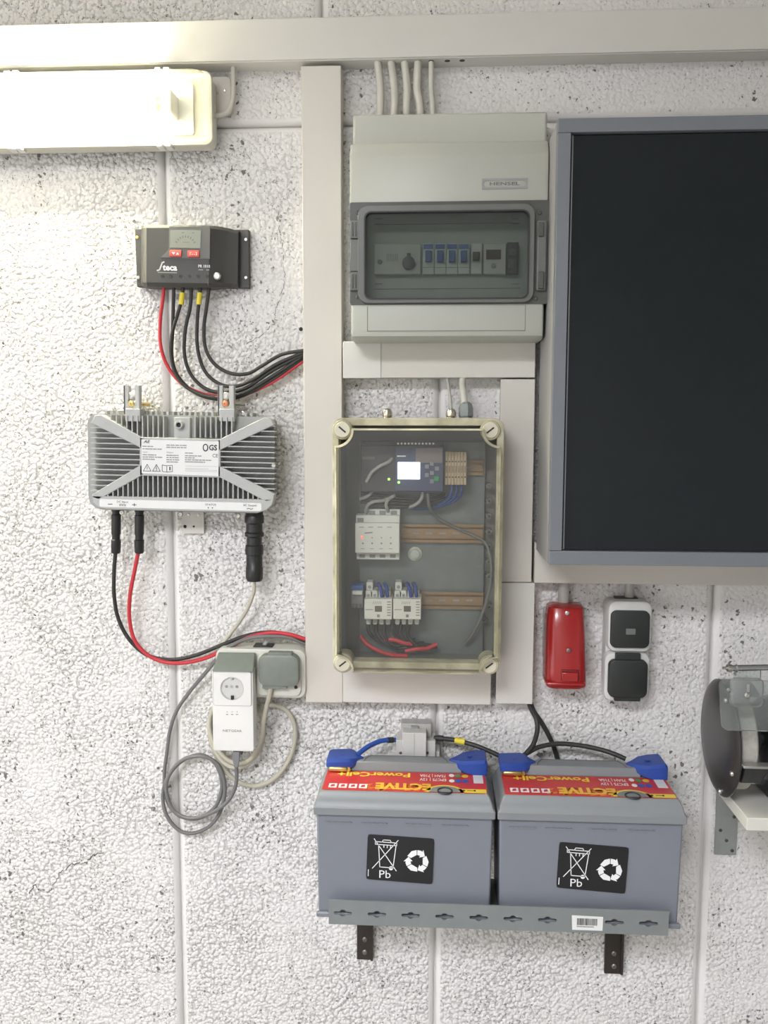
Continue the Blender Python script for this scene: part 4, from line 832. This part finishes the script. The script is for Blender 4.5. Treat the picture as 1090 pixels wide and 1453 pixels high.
# ------------------------------------------------------------------ switch over socket
t = Thing('switch_and_socket', 'white surface-mounted dark-rocker switch stacked over a dark-flapped socket', 'switch', 890, 922)
WS = M('switch_white', (.64, .64, .61), .4); DKG = M('dark_green_grey', (.022, .026, .024), .42)
a, b, c, e = t.r(859, 852, 921, 994, .03); MB().prism(rr(a, b, c, e, .010), 0, .03).build('housing', WS, t.o, .002)
a, b, c, e = t.r(862.5, 852.5, 925.5, 926, .046); MB().prism(rr(a, b, c, e, .014), .029, .046, .001, .004).build('switch_frame', WS, t.o)
a, b, c, e = t.r(867, 867, 922.5, 920, .052); rk = MB().prism(rr(a, b, c, e, .010), .045, .052, 0, .002).build('rocker', DKG, t.o)
a, b, c, e = t.r(888.5, 892, 902, 900.5, .0525); MB().prism(rr(a, b, c, e, .001), .052, .0528).build('rocker_window', M('pilot_window', (.16, .16, .155), .3), rk)
a, b, c, e = t.r(857, 926, 922.5, 996, .046); MB().prism(rr(a, b, c, e, .014), .029, .046, .001, .004).build('socket_frame', WS, t.o)
a, b, c, e = t.r(864, 937, 919.5, 991, .056); fl = MB().prism(rr(a, b, c, e, .011), .045, .056, 0, .003).build('flap', DKG, t.o)
a, b, c, e = t.r(873.5, 927, 909.5, 941, .052); MB().box(a, b, -.045, -.052, c, e).build('flap_hinge', DKG, fl, .0015)
a, b, c, e = t.r(872, 987, 909, 995.5, .053); MB().box(a, b, -.045, -.053, c, e).build('flap_lip', DKG, fl, .0015)
t.box('entry_seal', BLACKP, 874, 848.5, 906, 854, .004, .024, .001)

# ------------------------------------------------------------------ bench grinder on its shelf
zs_t = PZ(1060, 1160, 0).z
dS = .25; ztop = P(1075, 1161, dS).z; zbot = P(1075, 1179, dS).z; xsl = P(1060, 1168, dS).x
t = Thing('wall_shelf', 'white board shelf carrying the bench grinder on a steel bracket', 'shelf', 1050, 1150)
SHW = M('white_laminate', (.66, .65, .59), .5); L0 = t.loc
MB().box(xsl-L0.x, xsl-L0.x+.55, -.125, -dS, zbot-L0.z, ztop-L0.z).build('board', SHW, t.o, .001)
a, b, c, e = t.r(1016, 1118, 1047, 1213, .004)
MB().holed([(a, c), (b, c), (b, e), (a, e)], [circ(*t.p2(px, py, .004), .0028, 10) for px, py in ((1042, 1159), (1022.5, 1178), (1031, 1192.5), (1039, 1207))], .0, .004).build('wall_bracket', GALV, t.o, 0)
for px, py in ((1042, 1159), (1022.5, 1178), (1031, 1192.5), (1039, 1207)): v = t.l(px, py, .0042); MB().lathe(v, (0, -1, 0), [(-.002, .0026), (.0008, .003), (.0014, .0018)], 10).build('bracket_screw', M('dark_screw', (.10, .09, .08), .4, .6), t.o)
MB().box(xsl-L0.x+.10, xsl-L0.x+.14, -.004, -.20, zbot-L0.z-.004, zbot-L0.z).build('bracket_arm', GALV, t.o)
# grinder
xg = P(1024, 1046, .12).x; t = Thing('bench_grinder', 'black bench grinder with clear eye shield standing on the white shelf', 'grinder', 1060, 1130)
L0 = t.loc; dG = .165; zg = P(1024, 1046, dG).z-L0.z; gx = lambda px, d=dG: P(px, 1046, d).x-L0.x; base = ztop-L0.z
GB = M('grinder_black', (.02, .021, .022), .3, coat=.2); GRD = M('grinder_guard_grey', (.035, .033, .032), .3, .2, var=.15)
gl_ = P(1051, 1046, .25).x-L0.x; Rg = min(.092, zg-base-.001)
# wheel guard drum with domed end cover facing left, open at the front right
prof = [(-.008, .0), (-.008, Rg*.6), (-.006, Rg*.86), (-.003, Rg*.96), (.0, Rg)]
MB().lathe((gl_, -dG, zg), (1, 0, 0), prof+[(.002, Rg), (.002, .0)], 40).build('guard_cover', GRD, t.o, 0, 30)
arc = []
for i in range(33):
    th = math.radians(20+i*250/32); arc.append(th)     # angle from +y (wall) round over the top; the front is left open
m = MB(); outer = []; 
def gp(x, th, r): return (x, -dG+r*math.cos(th), zg+r*math.sin(th))
w1 = .042; lp_ = [[gp(gl_, th, Rg), gp(gl_+w1, th, Rg), gp(gl_+w1, th, Rg-.004), gp(gl_, th, Rg-.004)] for th in [math.radians(-60+i*5.5) for i in range(33)]]
m.loft(lp_); m.build('guard_drum', GB, t.o, 0, 40)
for th in (math.radians(250), math.radians(118), math.radians(200)):
    screw('guard_screw', STEEL, t.o, gp(gl_-.005, th, Rg*.9), .004, .004, (-1, 0, 0))
WH = M('pale_abrasive', (.40, .385, .35), .85, var=.25, scale=180, bump=.6, bscale=350)
MB().lathe((gl_+.004, -dG, zg+.002), (1, 0, 0), [(0, .02), (0, .074), (.003, .078), (.024, .078), (.027, .074), (.027, .02)], 40).build('wheel', WH, t.o)
MB().lathe((gl_+.033, -dG, zg), (1, 0, 0), [(0, .026), (.02, .026), (.02, .012), (.1, .012)], 20).build('flange', GB, t.o)
MB().lathe((gl_+.062, -dG, zg), (1, 0, 0), [(0, .04), (.003, .062), (.02, .068), (.17, .068), (.188, .062), (.19, .04)], 36).build('motor', GB, t.o, 0, 40)
MB().lathe((gl_+.20, -dG, zg), (1, 0, 0), [(0, .02), (0, .076), (.022, .076), (.022, .02)], 36).build('wheel', WH, t.o); MB().lathe((gl_+.195, -dG, zg), (1, 0, 0), [(.03, Rg), (.045, Rg), (.052, Rg*.8), (.055, 0)], 36).build('guard_cover', GRD, t.o, 0, 30)
MB().loft([[(gl_+.07, -.05, base), (gl_+.185, -.05, base), (gl_+.185, -.22, base), (gl_+.07, -.22, base)], [(gl_+.07, -.05, base+.012), (gl_+.185, -.05, base+.012), (gl_+.185, -.22, base+.012), (gl_+.07, -.22, base+.012)], [(gl_+.09, -.09, zg-.05), (gl_+.165, -.09, zg-.05), (gl_+.165, -.18, zg-.05), (gl_+.09, -.18, zg-.05)]]).build('foot', GB, t.o, .003)
# tool rest and its bracket
a = P(1046, 1083, .235).x-L0.x; zr_ = P(1065, 1083, .250).z-L0.z
MB().box(a, a+.060, -.245, -.262, zr_-.004, zr_).build('tool_rest', M('rest_steel', (.45, .45, .42), .35, .8), t.o, .001)
MB().loft([[(a+.004, -.246, zr_-.004), (a+.040, -.246, zr_-.004), (a+.040, -.258, zr_-.004), (a+.004, -.258, zr_-.004)], [(a+.006, -.225, zr_-.030), (a+.034, -.225, zr_-.030), (a+.034, -.240, zr_-.034), (a+.006, -.240, zr_-.034)], [(a+.008, -.195, zr_-.042), (a+.03, -.195, zr_-.042), (a+.03, -.21, zr_-.046), (a+.008, -.21, zr_-.046)]]).build('rest_bracket', GB, t.o, .002)
# eye shield, its arm and rod
EYE = CLEAR('eye_shield_plastic', (.88, .90, .89), (.55, .58, .57), .13, .08)
dE = .262; a, b, c, e = t.r(1019, 966, 1110, 1030, dE)
m = MB(); poly = rr(a, b, c, e, .008); m.loft([[(x, -(dE-.004)+(-.022)*((e-z)/(e-c)), z) for x, z in poly], [(x, -dE+(-.022)*((e-z)/(e-c)), z) for x, z in poly]]); m.build('eye_shield', EYE, t.o)
a, b, c, e = t.r(1036, 962, 1082, 1002, dE+.004); MB().prism(rr(a, b, c, e, .007), dE+.002, dE+.010, 0, .002).build('shield_clamp', CLEAR('shield_clamp_plastic', (.80, .83, .82), (.55, .58, .56), .28, .1), t.o)
screw('clamp_screw', STEEL, t.o, t.l(1060.5, 986.5, dE+.010), .004, .003); screw('shield_screw', STEEL, t.o, t.l(1034, 978.5, dE+.004), .0025, .002)
t.box('clamp_slot', INKG, 1060, 971, 1064, 982, dE+.010, dE+.0106)
v0, v1 = t.l(1038, 948, dE), t.l(1130, 946, dE); MB().tube([v0, v1], .0042, 12, 0).build('shield_rod', M('chrome', (.6, .62, .65), .15, 1.0), t.o)
MB().lathe(v0+Vector((-.006, 0, 0)), (1, 0, 0), [(-.006, .002), (0, .002), (0, .0052), (.007, .0052), (.007, .0035), (.012, .0035), (.012, .0055), (.014, .0055)], 12).build('rod_nut', STEEL, t.o)
a, b, c, e = t.r(1042, 948, 1080, 966, dE); MB().box(a, b, -(dE-.003), -(dE+.001), c, e).build('shield_hanger', EYE, t.o, .001)
MB().tube([t.l(1098, 948, dE), t.l(1098, 948, .17)+Vector((0, 0, -.03))], .005, 8, 0).build('shield_arm', GB, t.o)

# ------------------------------------------------------------------ batteries on their ledge
BG = M('battery_grey', (.20, .215, .25), .45, var=.03, scale=30, bump=.06, bscale=900)
BGL = M('battery_lid_grey', (.225, .24, .25), .42, var=.03, scale=30)
BLUE = M('blue_terminal_cover', (.02, .065, .33), .45)
LRED = M('label_red', (.58, .035, .035), .35); LYEL = M('label_yellow', (.85, .66, .05), .35); LORG = M('label_orange', (.78, .20, .02), .4)
zlid = PZ(575, 1126, 0).z
dBf = .190
def onplane(px, py, z): return PZ(px, py, z)
z_top = P(575, 1127, .195).z                      # lid plane
z_low = P(575, 1146, .197).z; z_lip = P(575, 1160, .200).z; z_bot = P(708, 1320, .208).z+.0035
def battery(xl_px, xr_px, label, mirror_open):
    x0, x1 = P(xl_px, 1150, .2).x, P(xr_px, 1150, .2).x; cx = (x0+x1)/2
    t = Thing('car_battery', label, 'battery', 575, 1200, 0, 'batteries on the ledge'); t.loc = Vector((cx, 0, z_bot)); t.o.location = t.loc
    X = (x1-x0)/2; H = z_top-z_bot; zl = z_low-z_bot; zp = z_lip-z_bot
    MB().loft([[(-X+.006, -.066, 0), (X-.006, -.066, 0), (X-.006, -.188, 0), (-X+.006, -.188, 0)], [(-X+.0035, -.064, zp+.002), (X-.0035, -.064, zp+.002), (X-.0035, -.191, zp+.002), (-X+.0035, -.191, zp+.002)]]).build('case', BG, t.o, .003)
    MB().box(-X+.003, X-.003, -.188, -.195, .0, .008).build('base_ledge', BG, t.o, .002)
    def sec(z, s): return [(-X+s, -.061-s, z), (X-s, -.061-s, z), (X-s, -.2+s, z), (-X+s, -.2+s, z)]
    MB().loft([sec(zp, .001), sec(zp+.001, 0), sec(zl-.003, 0), sec(zl, .003), sec(H-.012, .005), sec(H-.003, .009), sec(H, .012)]).build('lid', BGL, t.o, .0015)
    # raised middle with the seam of the vent cover
    hp = [(-X+.048, -.108), (-X+.058, -.094), (-X+.076, -.074), (X-.076, -.074), (X-.058, -.094), (X-.048, -.108)]
    hm = MB().loft([[(x, y, H-.001) for x, y in hp], [(x*.985, y-.001 if y > -.1 else y+.004, H+.015) for x, y in hp]]).build('raised_top', BGL, t.o, .002)
    g = MB()
    for s in (-1, 1): g.tube([(s*(X-.082), -.078, H+.0153), (s*(X-.074), -.092, H+.0153), (s*(X-.072), -.103, H+.0153)], .0006, 5, 0)
    g.tube([(-X+.082, -.078, H+.0153), (X-.082, -.078, H+.0153)], .0006, 5, 0); g.build('vent_cover_seam', M('battery_seam', (.10, .105, .115), .6), hm, 0)
    for k in range(4):
        xx = -X+.018+(.0, .056, .124, .182)[k]; g = MB(); zz = zp-.016
        g.box(xx, xx+.042, -.188, -.1925, zz, zz+.0014)
        for j in range(5): g.box(xx+.002+j*.009, xx+.004+j*.009, -.188, -.1932, zz, zz+.0024)
        g.build('handle_rib', BGL, t.o, 0)
    # printed label on the lid, read from the wall side
    yf, yb = -.186, -.110; lx0, lx1 = -X+.012, X-.012; zz = H+.0006
    lab = MB().box(lx0, lx1, yf, yb, H-.001, zz).build('top_label', LRED, t.o)
    LW = lx1-lx0; LH = yb-yf
    def F(u, v): return (lx0+LW*u, yf+LH*(1-v))          # u left to right, v from the wall side to the front, as seen in the photo
    def flatz(g, pts, h): g.add([(x, y, h) for x, y in pts], [tuple(range(len(pts)))])
    def textz(g, s, u, v, h, wdt, bold, hh):
        # (u,v): right-hand start of the upside-down word
        vs_, fs = text_mesh(s, bold, 0.0); xs_ = [p[0] for p in vs_]; mn, mx = min(xs_), max(xs_); kx = wdt/(mx-mn); k = h/.72; ox, oy = F(u, v)
        g.add([(ox-(p[0]-mn)*kx, oy-p[1]*k, hh) for p in vs_], fs)
    h1 = zz+.0004
    rn = random.Random(3); g = MB()                         # flames behind the big word
    for k in range(34):
        u = .24+.44*rn.random(); v = .66+.30*rn.random(); l = .02+.03*rn.random(); x, y = F(u, v); g.add([(x, y-.004, h1-.0001), (x+LW*l, y-.002, h1-.0001), (x+LW*l*1.6, y+.005, h1-.0001), (x+LW*l*.3, y+.003, h1-.0001)], [(0, 1, 2, 3)])
    g.build('flames', LORG, lab, 0, 0)
    g = MB(); textz(g, 'PowerCell+', .53, .08, LH*.22, LW*.46, .03, h1); g2 = MB(); textz(g2, 'ECTIVE', .66, .62, LH*.30, LW*.34, .045, h1); g2.build('big_lettering', M('label_amber', (.85, .50, .04), .4), lab, 0, 0)
    g3 = MB(); textz(g3, 'ECTIVE', .662, .605, LH*.30, LW*.344, .012, h1+.0003); g3.build('lettering_highlight', LYEL, lab, 0, 0) if False else None
    g.build('lettering', LYEL, lab, 0, 0)
    g = MB(); textz(g, 'EPC75 | 12V', .755, .32, LH*.13, LW*.165, .02, h1); textz(g, '75AH | 710A', .755, .12, LH*.13, LW*.165, .02, h1); g.build('rating_lettering', WINK, lab, 0, 0); g = MB()
    for k in range(4):
        x, y = F(.035+k*.062, .80); flatz(g, [(x, y-.008), (x+.013, y-.008), (x+.013, y+.008), (x, y+.008)], h1)
    g.build('icon_tiles', WINK, lab, 0, 0); g = MB()
    for v in (.14, .42): x, y = F(.79, v); flatz(g, [(x+.0045*math.cos(k*.63), y+.0065*math.sin(k*.63)) for k in range(10)], h1)
    g.build('round_marks', WINK, lab, 0, 0)
    g = MB()
    for k in range(4): x, y = F(.035+k*.062, .80); flatz(g, [(x+.003, y-.005), (x+.010, y-.003), (x+.009, y+.005), (x+.004, y+.003)], h1+.0003)
    g.build('icon_print', LRED, lab, 0, 0)
    for k, (u, v, c) in enumerate(((.83, .42, (.02, .12, .5)), (.875, .42, (.02, .12, .5)), (.83, .16, (.1, .3, .08)), (.875, .16, (.8, .55, .05)))): 
        x, y = F(u, v); g = MB(); flatz(g, [(x+.0055*math.cos(j*.63), y+.0065*math.sin(j*.63)) for j in range(10)], h1); g.build('colour_mark', M('mark_%d' % (k//2*(1+k % 2)), c, .4), lab, 0, 0)
    x, y = F(.925, .04); g = MB(); flatz(g, [(x, y), (x+LW*.06, y), (x+LW*.06, y-LH*.48), (x, y-LH*.48)], h1); g.build('white_patch', LABELW, lab, 0, 0)
    x, y = F(.745, 1.0); g = MB(); arc_ = [(x+.030*math.cos(math.radians(a_)), y+.027*math.sin(math.radians(a_))) for a_ in range(0, 181, 15)]; flatz(g, arc_, h1); x2, y2 = F(.80, .82); x3, y3 = F(.995, 1.0); flatz(g, [(x2, y2), (x3, y2), (x3, y3), (x2, y3)], h1); g.build('yellow_band', LYEL, lab, 0, 0)
    g = MB(); arc_ = [(x+.0245*math.cos(math.radians(a_)), y+.0225*math.sin(math.radians(a_))) for a_ in range(0, 181, 15)]; flatz(g, arc_, h1+.0004); g.build('cap_field', BGL, lab, 0, 0)
    MB().lathe((x, y+.004, zz), (0, 0, 1), [(0, .0125), (.002, .012), (.002, .010), (.0005, .0095)], 18).build('indicator_eye', M('eye_black', (.03, .03, .035), .3), t.o)
    g = MB()
    for u in (.86, .925): xx, yy = F(u, .90); flatz(g, [(xx+.002*math.cos(j*.78), yy+.003*math.sin(j*.78)) for j in range(8)], h1+.0003)
    xx, yy = F(.88, .90); flatz(g, [(xx, yy-.001), (xx+.012, yy-.001), (xx+.012, yy+.001), (xx, yy+.001)], h1+.0003); g.build('tiny_print', INK, lab, 0, 0)
    # terminals under blue covers
    for s in (-1, 1):
        tx = s*(X-.034)
        MB().lathe((tx, -.088, H-.002), (0, 0, 1), [(0, .011), (.012, .009), (.013, .006)], 14).build('terminal_post', M('lead', (.3, .3, .3), .5, .8), t.o)
        if s < 0:
            MB().box(tx-.020, tx+.012, -.074, -.119, H+.0005, H+.0095).build('terminal_clamp', BRASS, t.o, .003); MB().tube([(tx+.012, -.116, H+.005), (tx+.012, -.08, H+.005)], .005, 6, 0).build('clamp_bolt', BRASS, t.o)
            pr = [(tx-.024, H+.009, H+.018), (tx-.020, H+.008, H+.020), (tx+.012, H+.006, H+.022), (tx+.020, H+.007, H+.021), (tx+.028, H+.010, H+.018), (tx+.036, H+.012, H+.0165)]
            hw = (.025, .027, .026, .022, .011, .005)
        else:
            pr = [(tx+.026, H-.0005, H+.022), (tx+.022, H-.0005, H+.025), (tx+.004, H-.0005, H+.0235), (tx-.012, H+.003, H+.021), (tx-.026, H+.009, H+.018), (tx-.036, H+.011, H+.0165)]
            hw = (.025, .027, .027, .024, .012, .005)
        loops = []
        for (x, za, zb_), w_ in zip(pr, hw): loops.append([(x, -.090-w_, za), (x, -.090-w_, zb_-.004), (x, -.090-w_+.004, zb_), (x, -.090+w_-.004, zb_), (x, -.090+w_, zb_-.004), (x, -.090+w_, za)])
        tc_ = MB().loft(loops).build('terminal_cover', BLUE, t.o, .0012, 30)
        MB().lathe((tx-s*.002, -.092, H+(.0208 if s < 0 else .0238)), (0, 0, 1), [(0, .005), (.0006, .005), (.0009, .003)], 14).build('cover_boss', BLUE, tc_)
    return t, X, H
def pb_sticker(t, corners):
    """black recycling sticker on the front face, from its four photo corners"""
    d = .1915
    q = [P(px, py, d)-t.loc for px, py in corners]; q = [(v.x, v.z) for v in q]
    qs = [Vector(v) for v in (q[3], q[2], q[1], q[0])]; rp = []
    for i in range(4):
        c0, c1, c2 = qs[i-1], qs[i], qs[(i+1) % 4]; a_ = c1+(c0-c1).normalized()*.005; b_ = c1+(c2-c1).normalized()*.005
        rp += [tuple(a_), tuple((a_+b_)/2*.35+c1*.65), tuple(b_)]
    st = MB().prism(rp, d-.002, d+.0006).build('recycling_sticker', M('black_sticker', (.012, .012, .014), .3), t.o, .0)
    def S(u, v):
        a = Vector(q[0]).lerp(Vector(q[1]), u); b = Vector(q[3]).lerp(Vector(q[2]), u); return a.lerp(b, v)
    g = MB(); w_ = .0013; dd = d+.0011
    g.strip([S(.10, .08), S(.45, .76)], w_, dd); g.strip([S(.46, .08), S(.09, .74)], w_, dd)
    g.strip([S(.17, .22), S(.20, .70), S(.40, .70), S(.43, .22)], w_, dd)
    g.strip([S(.12, .14), S(.44, .14), S(.44, .20), S(.12, .20)], w_, dd, True); g.strip([S(.22, .14), S(.24, .09), S(.34, .09), S(.36, .14)], w_, dd)
    for u in (.25, .30, .35): g.strip([S(u, .21), S(u, .26)], w_, dd)
    c = S(.37, .71); g.flat(circ(c.x, c.y, .0035, 12), dd)
    a = S(.20, .95); b = S(.38, .95); g.text('Pb', a.x, a.y+.0005, (S(0, .77)-S(0, .95)).length, dd+.0002, (b-a).length*.95, .0)
    g.strip([S(.03, .78), S(.03, .92)], w_*.9, dd)
    # three chasing arrows
    c = S(.755, .51); R_ = (S(1, 0)-S(0, 0)).length*.165
    for k in range(3):
        a0 = math.radians(90-120*k)
        def rot(x, z): return (c.x+R_*(x*math.cos(a0-math.pi/2)-z*math.sin(a0-math.pi/2)), c.y+R_*(x*math.sin(a0-math.pi/2)+z*math.cos(a0-math.pi/2)))
        pol = lambda r, a: rot(r*math.cos(math.radians(a)), r*math.sin(math.radians(a)))
        g.flat([pol(1.0, 152), pol(1.06, 118), pol(1.06, 92), pol(.60, 92), pol(.52, 118), pol(.62, 152)], dd)
        g.flat([pol(1.06, 88), pol(1.06, 70), pol(1.02, 62), pol(.58, 62), pol(.60, 88)], dd)
        g.flat([pol(1.22, 62), pol(.86, 33), pol(.40, 62)], dd)
    g.build('sticker_print', WINK, st, 0, 0)
b1, X1, H1 = battery(444.5, 703.5, 'grey car battery wired to the white fuse carrier behind it', True); pb_sticker(b1, [(522, 1184), (616.5, 1190.5), (613.5, 1254.5), (519.5, 1247)])
b2, X2, H2 = battery(706.5, 976.5, 'grey car battery fed by black cables from the trunking, beside the grinder shelf', True); pb_sticker(b2, [(794, 1195), (892.5, 1203), (887, 1268), (789.5, 1259)])

# perforated steel ledge
t = Thing('battery_ledge', 'galvanised slotted angle ledge holding both batteries, with a barcode sticker', 'ledge', 708, 1300)
dl = .208; zA = z_bot
p0 = t.l(466.5, 1290, dl); p1 = t.l(949, 1316, dl); zt_, zb_ = zA+.022-t.loc.z, zA-.008-t.loc.z
zt_ = (t.l(466.5, 1272.5, dl).z+t.l(949, 1298, dl).z)/2; zb_ = (t.l(466.5, 1307, dl).z+t.l(948, 1332, dl).z)/2
zm = (zt_+zb_)/2-.001; holes = []; hx = []
for px in (486.5, 535, 583, 631, 679.5, 728, 777, 872, 920.5):
    x = t.l(px, 1286+(px-467)*.052, dl).x; hx.append(x)
    k = .0046; L_ = .0145; hl = []
    kk = .0026; xm_ = .0052
    for i in range(7): th = math.radians(-90+i*30); hl.append((x+L_-kk+kk*math.cos(th), zm+kk*math.sin(th)))
    for i in range(7): th = math.radians(27+i*21); hl.append((x+.0057*math.cos(th), zm+.0057*math.sin(th)))
    for i in range(7): th = math.radians(90+i*30); hl.append((x-L_+kk+kk*math.cos(th), zm+kk*math.sin(th)))
    for i in range(7): th = math.radians(207+i*21); hl.append((x+.0057*math.cos(th), zm+.0057*math.sin(th)))
    holes.append(hl)
LEDGE = M('zinc_ledge', (.235, .255, .255), .45, .25, var=.08, scale=40)
MB().holed([(p0.x, zb_), (p1.x, zb_), (p1.x, zt_), (p0.x, zt_)], holes, dl-.0025, dl).build('front_strip', LEDGE, t.o, 0)
zfl = z_bot-t.loc.z
MB().box(p0.x, p1.x, -.06, -dl+.002, zfl-.004, zfl-.0005).build('base_strip', LEDGE, t.o)
for px, py in ((492, 1312), (502, 1314), (919, 1334)):
    v = t.l(px, py, .17); MB().tube([(v.x, -.165, zfl-.003), (v.x, -.165, zfl-.018)], .003, 8, 0).build('fixing_bolt', M('dark_screw', (.10, .09, .08)), t.o)
a, b, c, e = t.r(811.5, 1299, 856, 1319.5, dl+.0006)
stk = MB().prism([t.p2(812, 1319, dl), t.p2(855, 1320.5, dl), t.p2(856, 1301, dl), t.p2(811.5, 1298.5, dl)][::-1], dl-.001, dl+.0006).build('barcode_sticker', LABELW, t.o)
g = MB(); rn = random.Random(5); x = a+.008
while x < b-.009:
    w_ = rn.choice((.0005, .0008, .0012)); g.box(x, x+w_, -dl-.0004, -dl-.0009, c+.0075, e-.005); x += w_+rn.choice((.0005, .0008))
for k in range(12): g.box(a+.008+k*.0022, a+.0095+k*.0022, -dl-.0004, -dl-.0009, c+.0045, c+.0058)
g.build('barcode', INK, stk, 0, 0)
BRK = M('brown_lacquered_steel', (.045, .036, .03), .4, .3)
for i, (x0, x1, y1) in enumerate(((506.5, 529.5, 1362), (859, 884.5, 1382))):
    t = Thing('shelf_bracket', ['brown angle bracket under the battery wired to the white fuse carrier', 'brown angle bracket under the battery beside the grinder shelf'][i], 'bracket', (x0+x1)/2, 1330, 0, 'brackets under the battery ledge')
    a, b, c, e = t.r(x0, 1290, x1, y1, .008); zz = z_bot-t.loc.z-.0045
    MB().box(a, b, -.001, -.008, c, zz).build('wall_leg', BRK, t.o, .001); MB().box(a, b, -.001, -.19, zz-.005, zz).build('shelf_leg', BRK, t.o, .001)
    MB().box(a+.002, a+.006, -.006, -.02, c+.004, zz).build('stiffener', BRK, t.o) if False else MB().box(b-.004, b, -.006, -.014, c+.002, zz).build('stiffener', BRK, t.o)
    for py in (y1-29, y1-11): v = t.l((x0+x1)/2, py, .008); MB().lathe(v, (0, -1, 0), [(0, .005), (.001, .0048), (.0022, .0032), (.0022, .0015), (.001, .001)], 14).build('screw', M('dim_zinc', (.22, .20, .18), .4, .7), t.o)

# fuse carrier behind the first battery
t = Thing('fuse_carrier', 'white two-part fuse carrier on the wall behind the first battery', 'fuse', 590, 1050)
FC = M('fuse_white', (.60, .59, .56), .45)
t.box('back_base', M('fuse_base_grey', (.42, .42, .40), .5), 569, 1027, 612, 1070, .001, .028, .001)
t.box('centre', FC, 571, 1040, 605, 1080, .001, .055, .0012); t.box('shoulder', FC, 562, 1051, 618, 1080, .001, .045, .0012); t.box('foot', FC, 556, 1066, 624, 1080, .001, .038, .0012)
xx = t.l(588, 1050, .055).x; MB().box(xx-.0003, xx+.0003, -.054, -.0554, t.l(588, 1080, .055).z, t.l(588, 1041, .055).z).build('seam', INKG, t.o)
t.box('lever', INKG, 583, 1031, 594, 1038, .02, .034, .001)
for px in (568.5, 606.5): screw('screw', M('dim_steel', (.25, .2, .18)), t.o, t.l(px, 1068, .046), .0024, .0012)
# cables around the batteries
o = cable('battery_cable', 'blue cable from the open terminal cover to the white fuse carrier', [(507, 1071, .085), (520, 1061, .068), (529, 1056, .055), (540, 1051.5, .045), (552, 1050, .036), (562, 1050, .03)], .0042, M('blue_cable', (.03, .10, .42), .45), 'cable'); sleeve(o, [(550, 1050.2, .037), (558, 1050, .032)], .0052, BLACKC, 'ferrule')
o = cable('battery_cable', 'black cable with yellow sleeve from the fuse carrier over to the other battery', [(616, 1047, .03), (630, 1048, .034), (650, 1051, .042), (675, 1058, .05), (695, 1066, .056), (712, 1074, .06)], .0042, BLACKC, 'cable'); sleeve(o, [(646, 1050.2, .0405), (660, 1053, .0455)], .0055, YEL); sleeve(o, [(621, 1047.3, .031), (629, 1048, .0335)], .0055, BLACKC, 'ferrule')
cable('battery_cable', 'black cable bending from the trunking end down to a blue terminal cover', [(747, 985, .02), (754, 1006, .022), (761, 1020, .026), (762.5, 1036, .035), (757, 1056, .05), (746, 1070, .06)], .0042, BLACKC)
cable('battery_cable', 'black cable dropping from the trunking end behind the battery hump', [(749, 985, .014), (757, 1008, .015), (769, 1026, .016), (781, 1048, .015), (790, 1072, .012), (796, 1100, .010)], .0042, BLACKC)
cable('battery_cable', 'black cable arching over the battery between two blue terminal covers', [(738, 1075, .062), (751, 1067, .055), (765, 1060, .048), (789, 1055.5, .042), (818, 1057, .042), (850, 1063, .048), (872, 1070, .056), (888, 1077, .062)], .0042, BLACKC)
# dark plug hole cap by the trunking
t = Thing('wall_plug', 'tiny black screw cap on the wall just left of the tall trunking', 'screw cap', 427, 467); MB().lathe(t.l(427, 467, 0.0), (0, -1, 0), [(0, .0035), (.002, .003), (.003, .0015)], 12).build('cap', BLACKP, t.o)
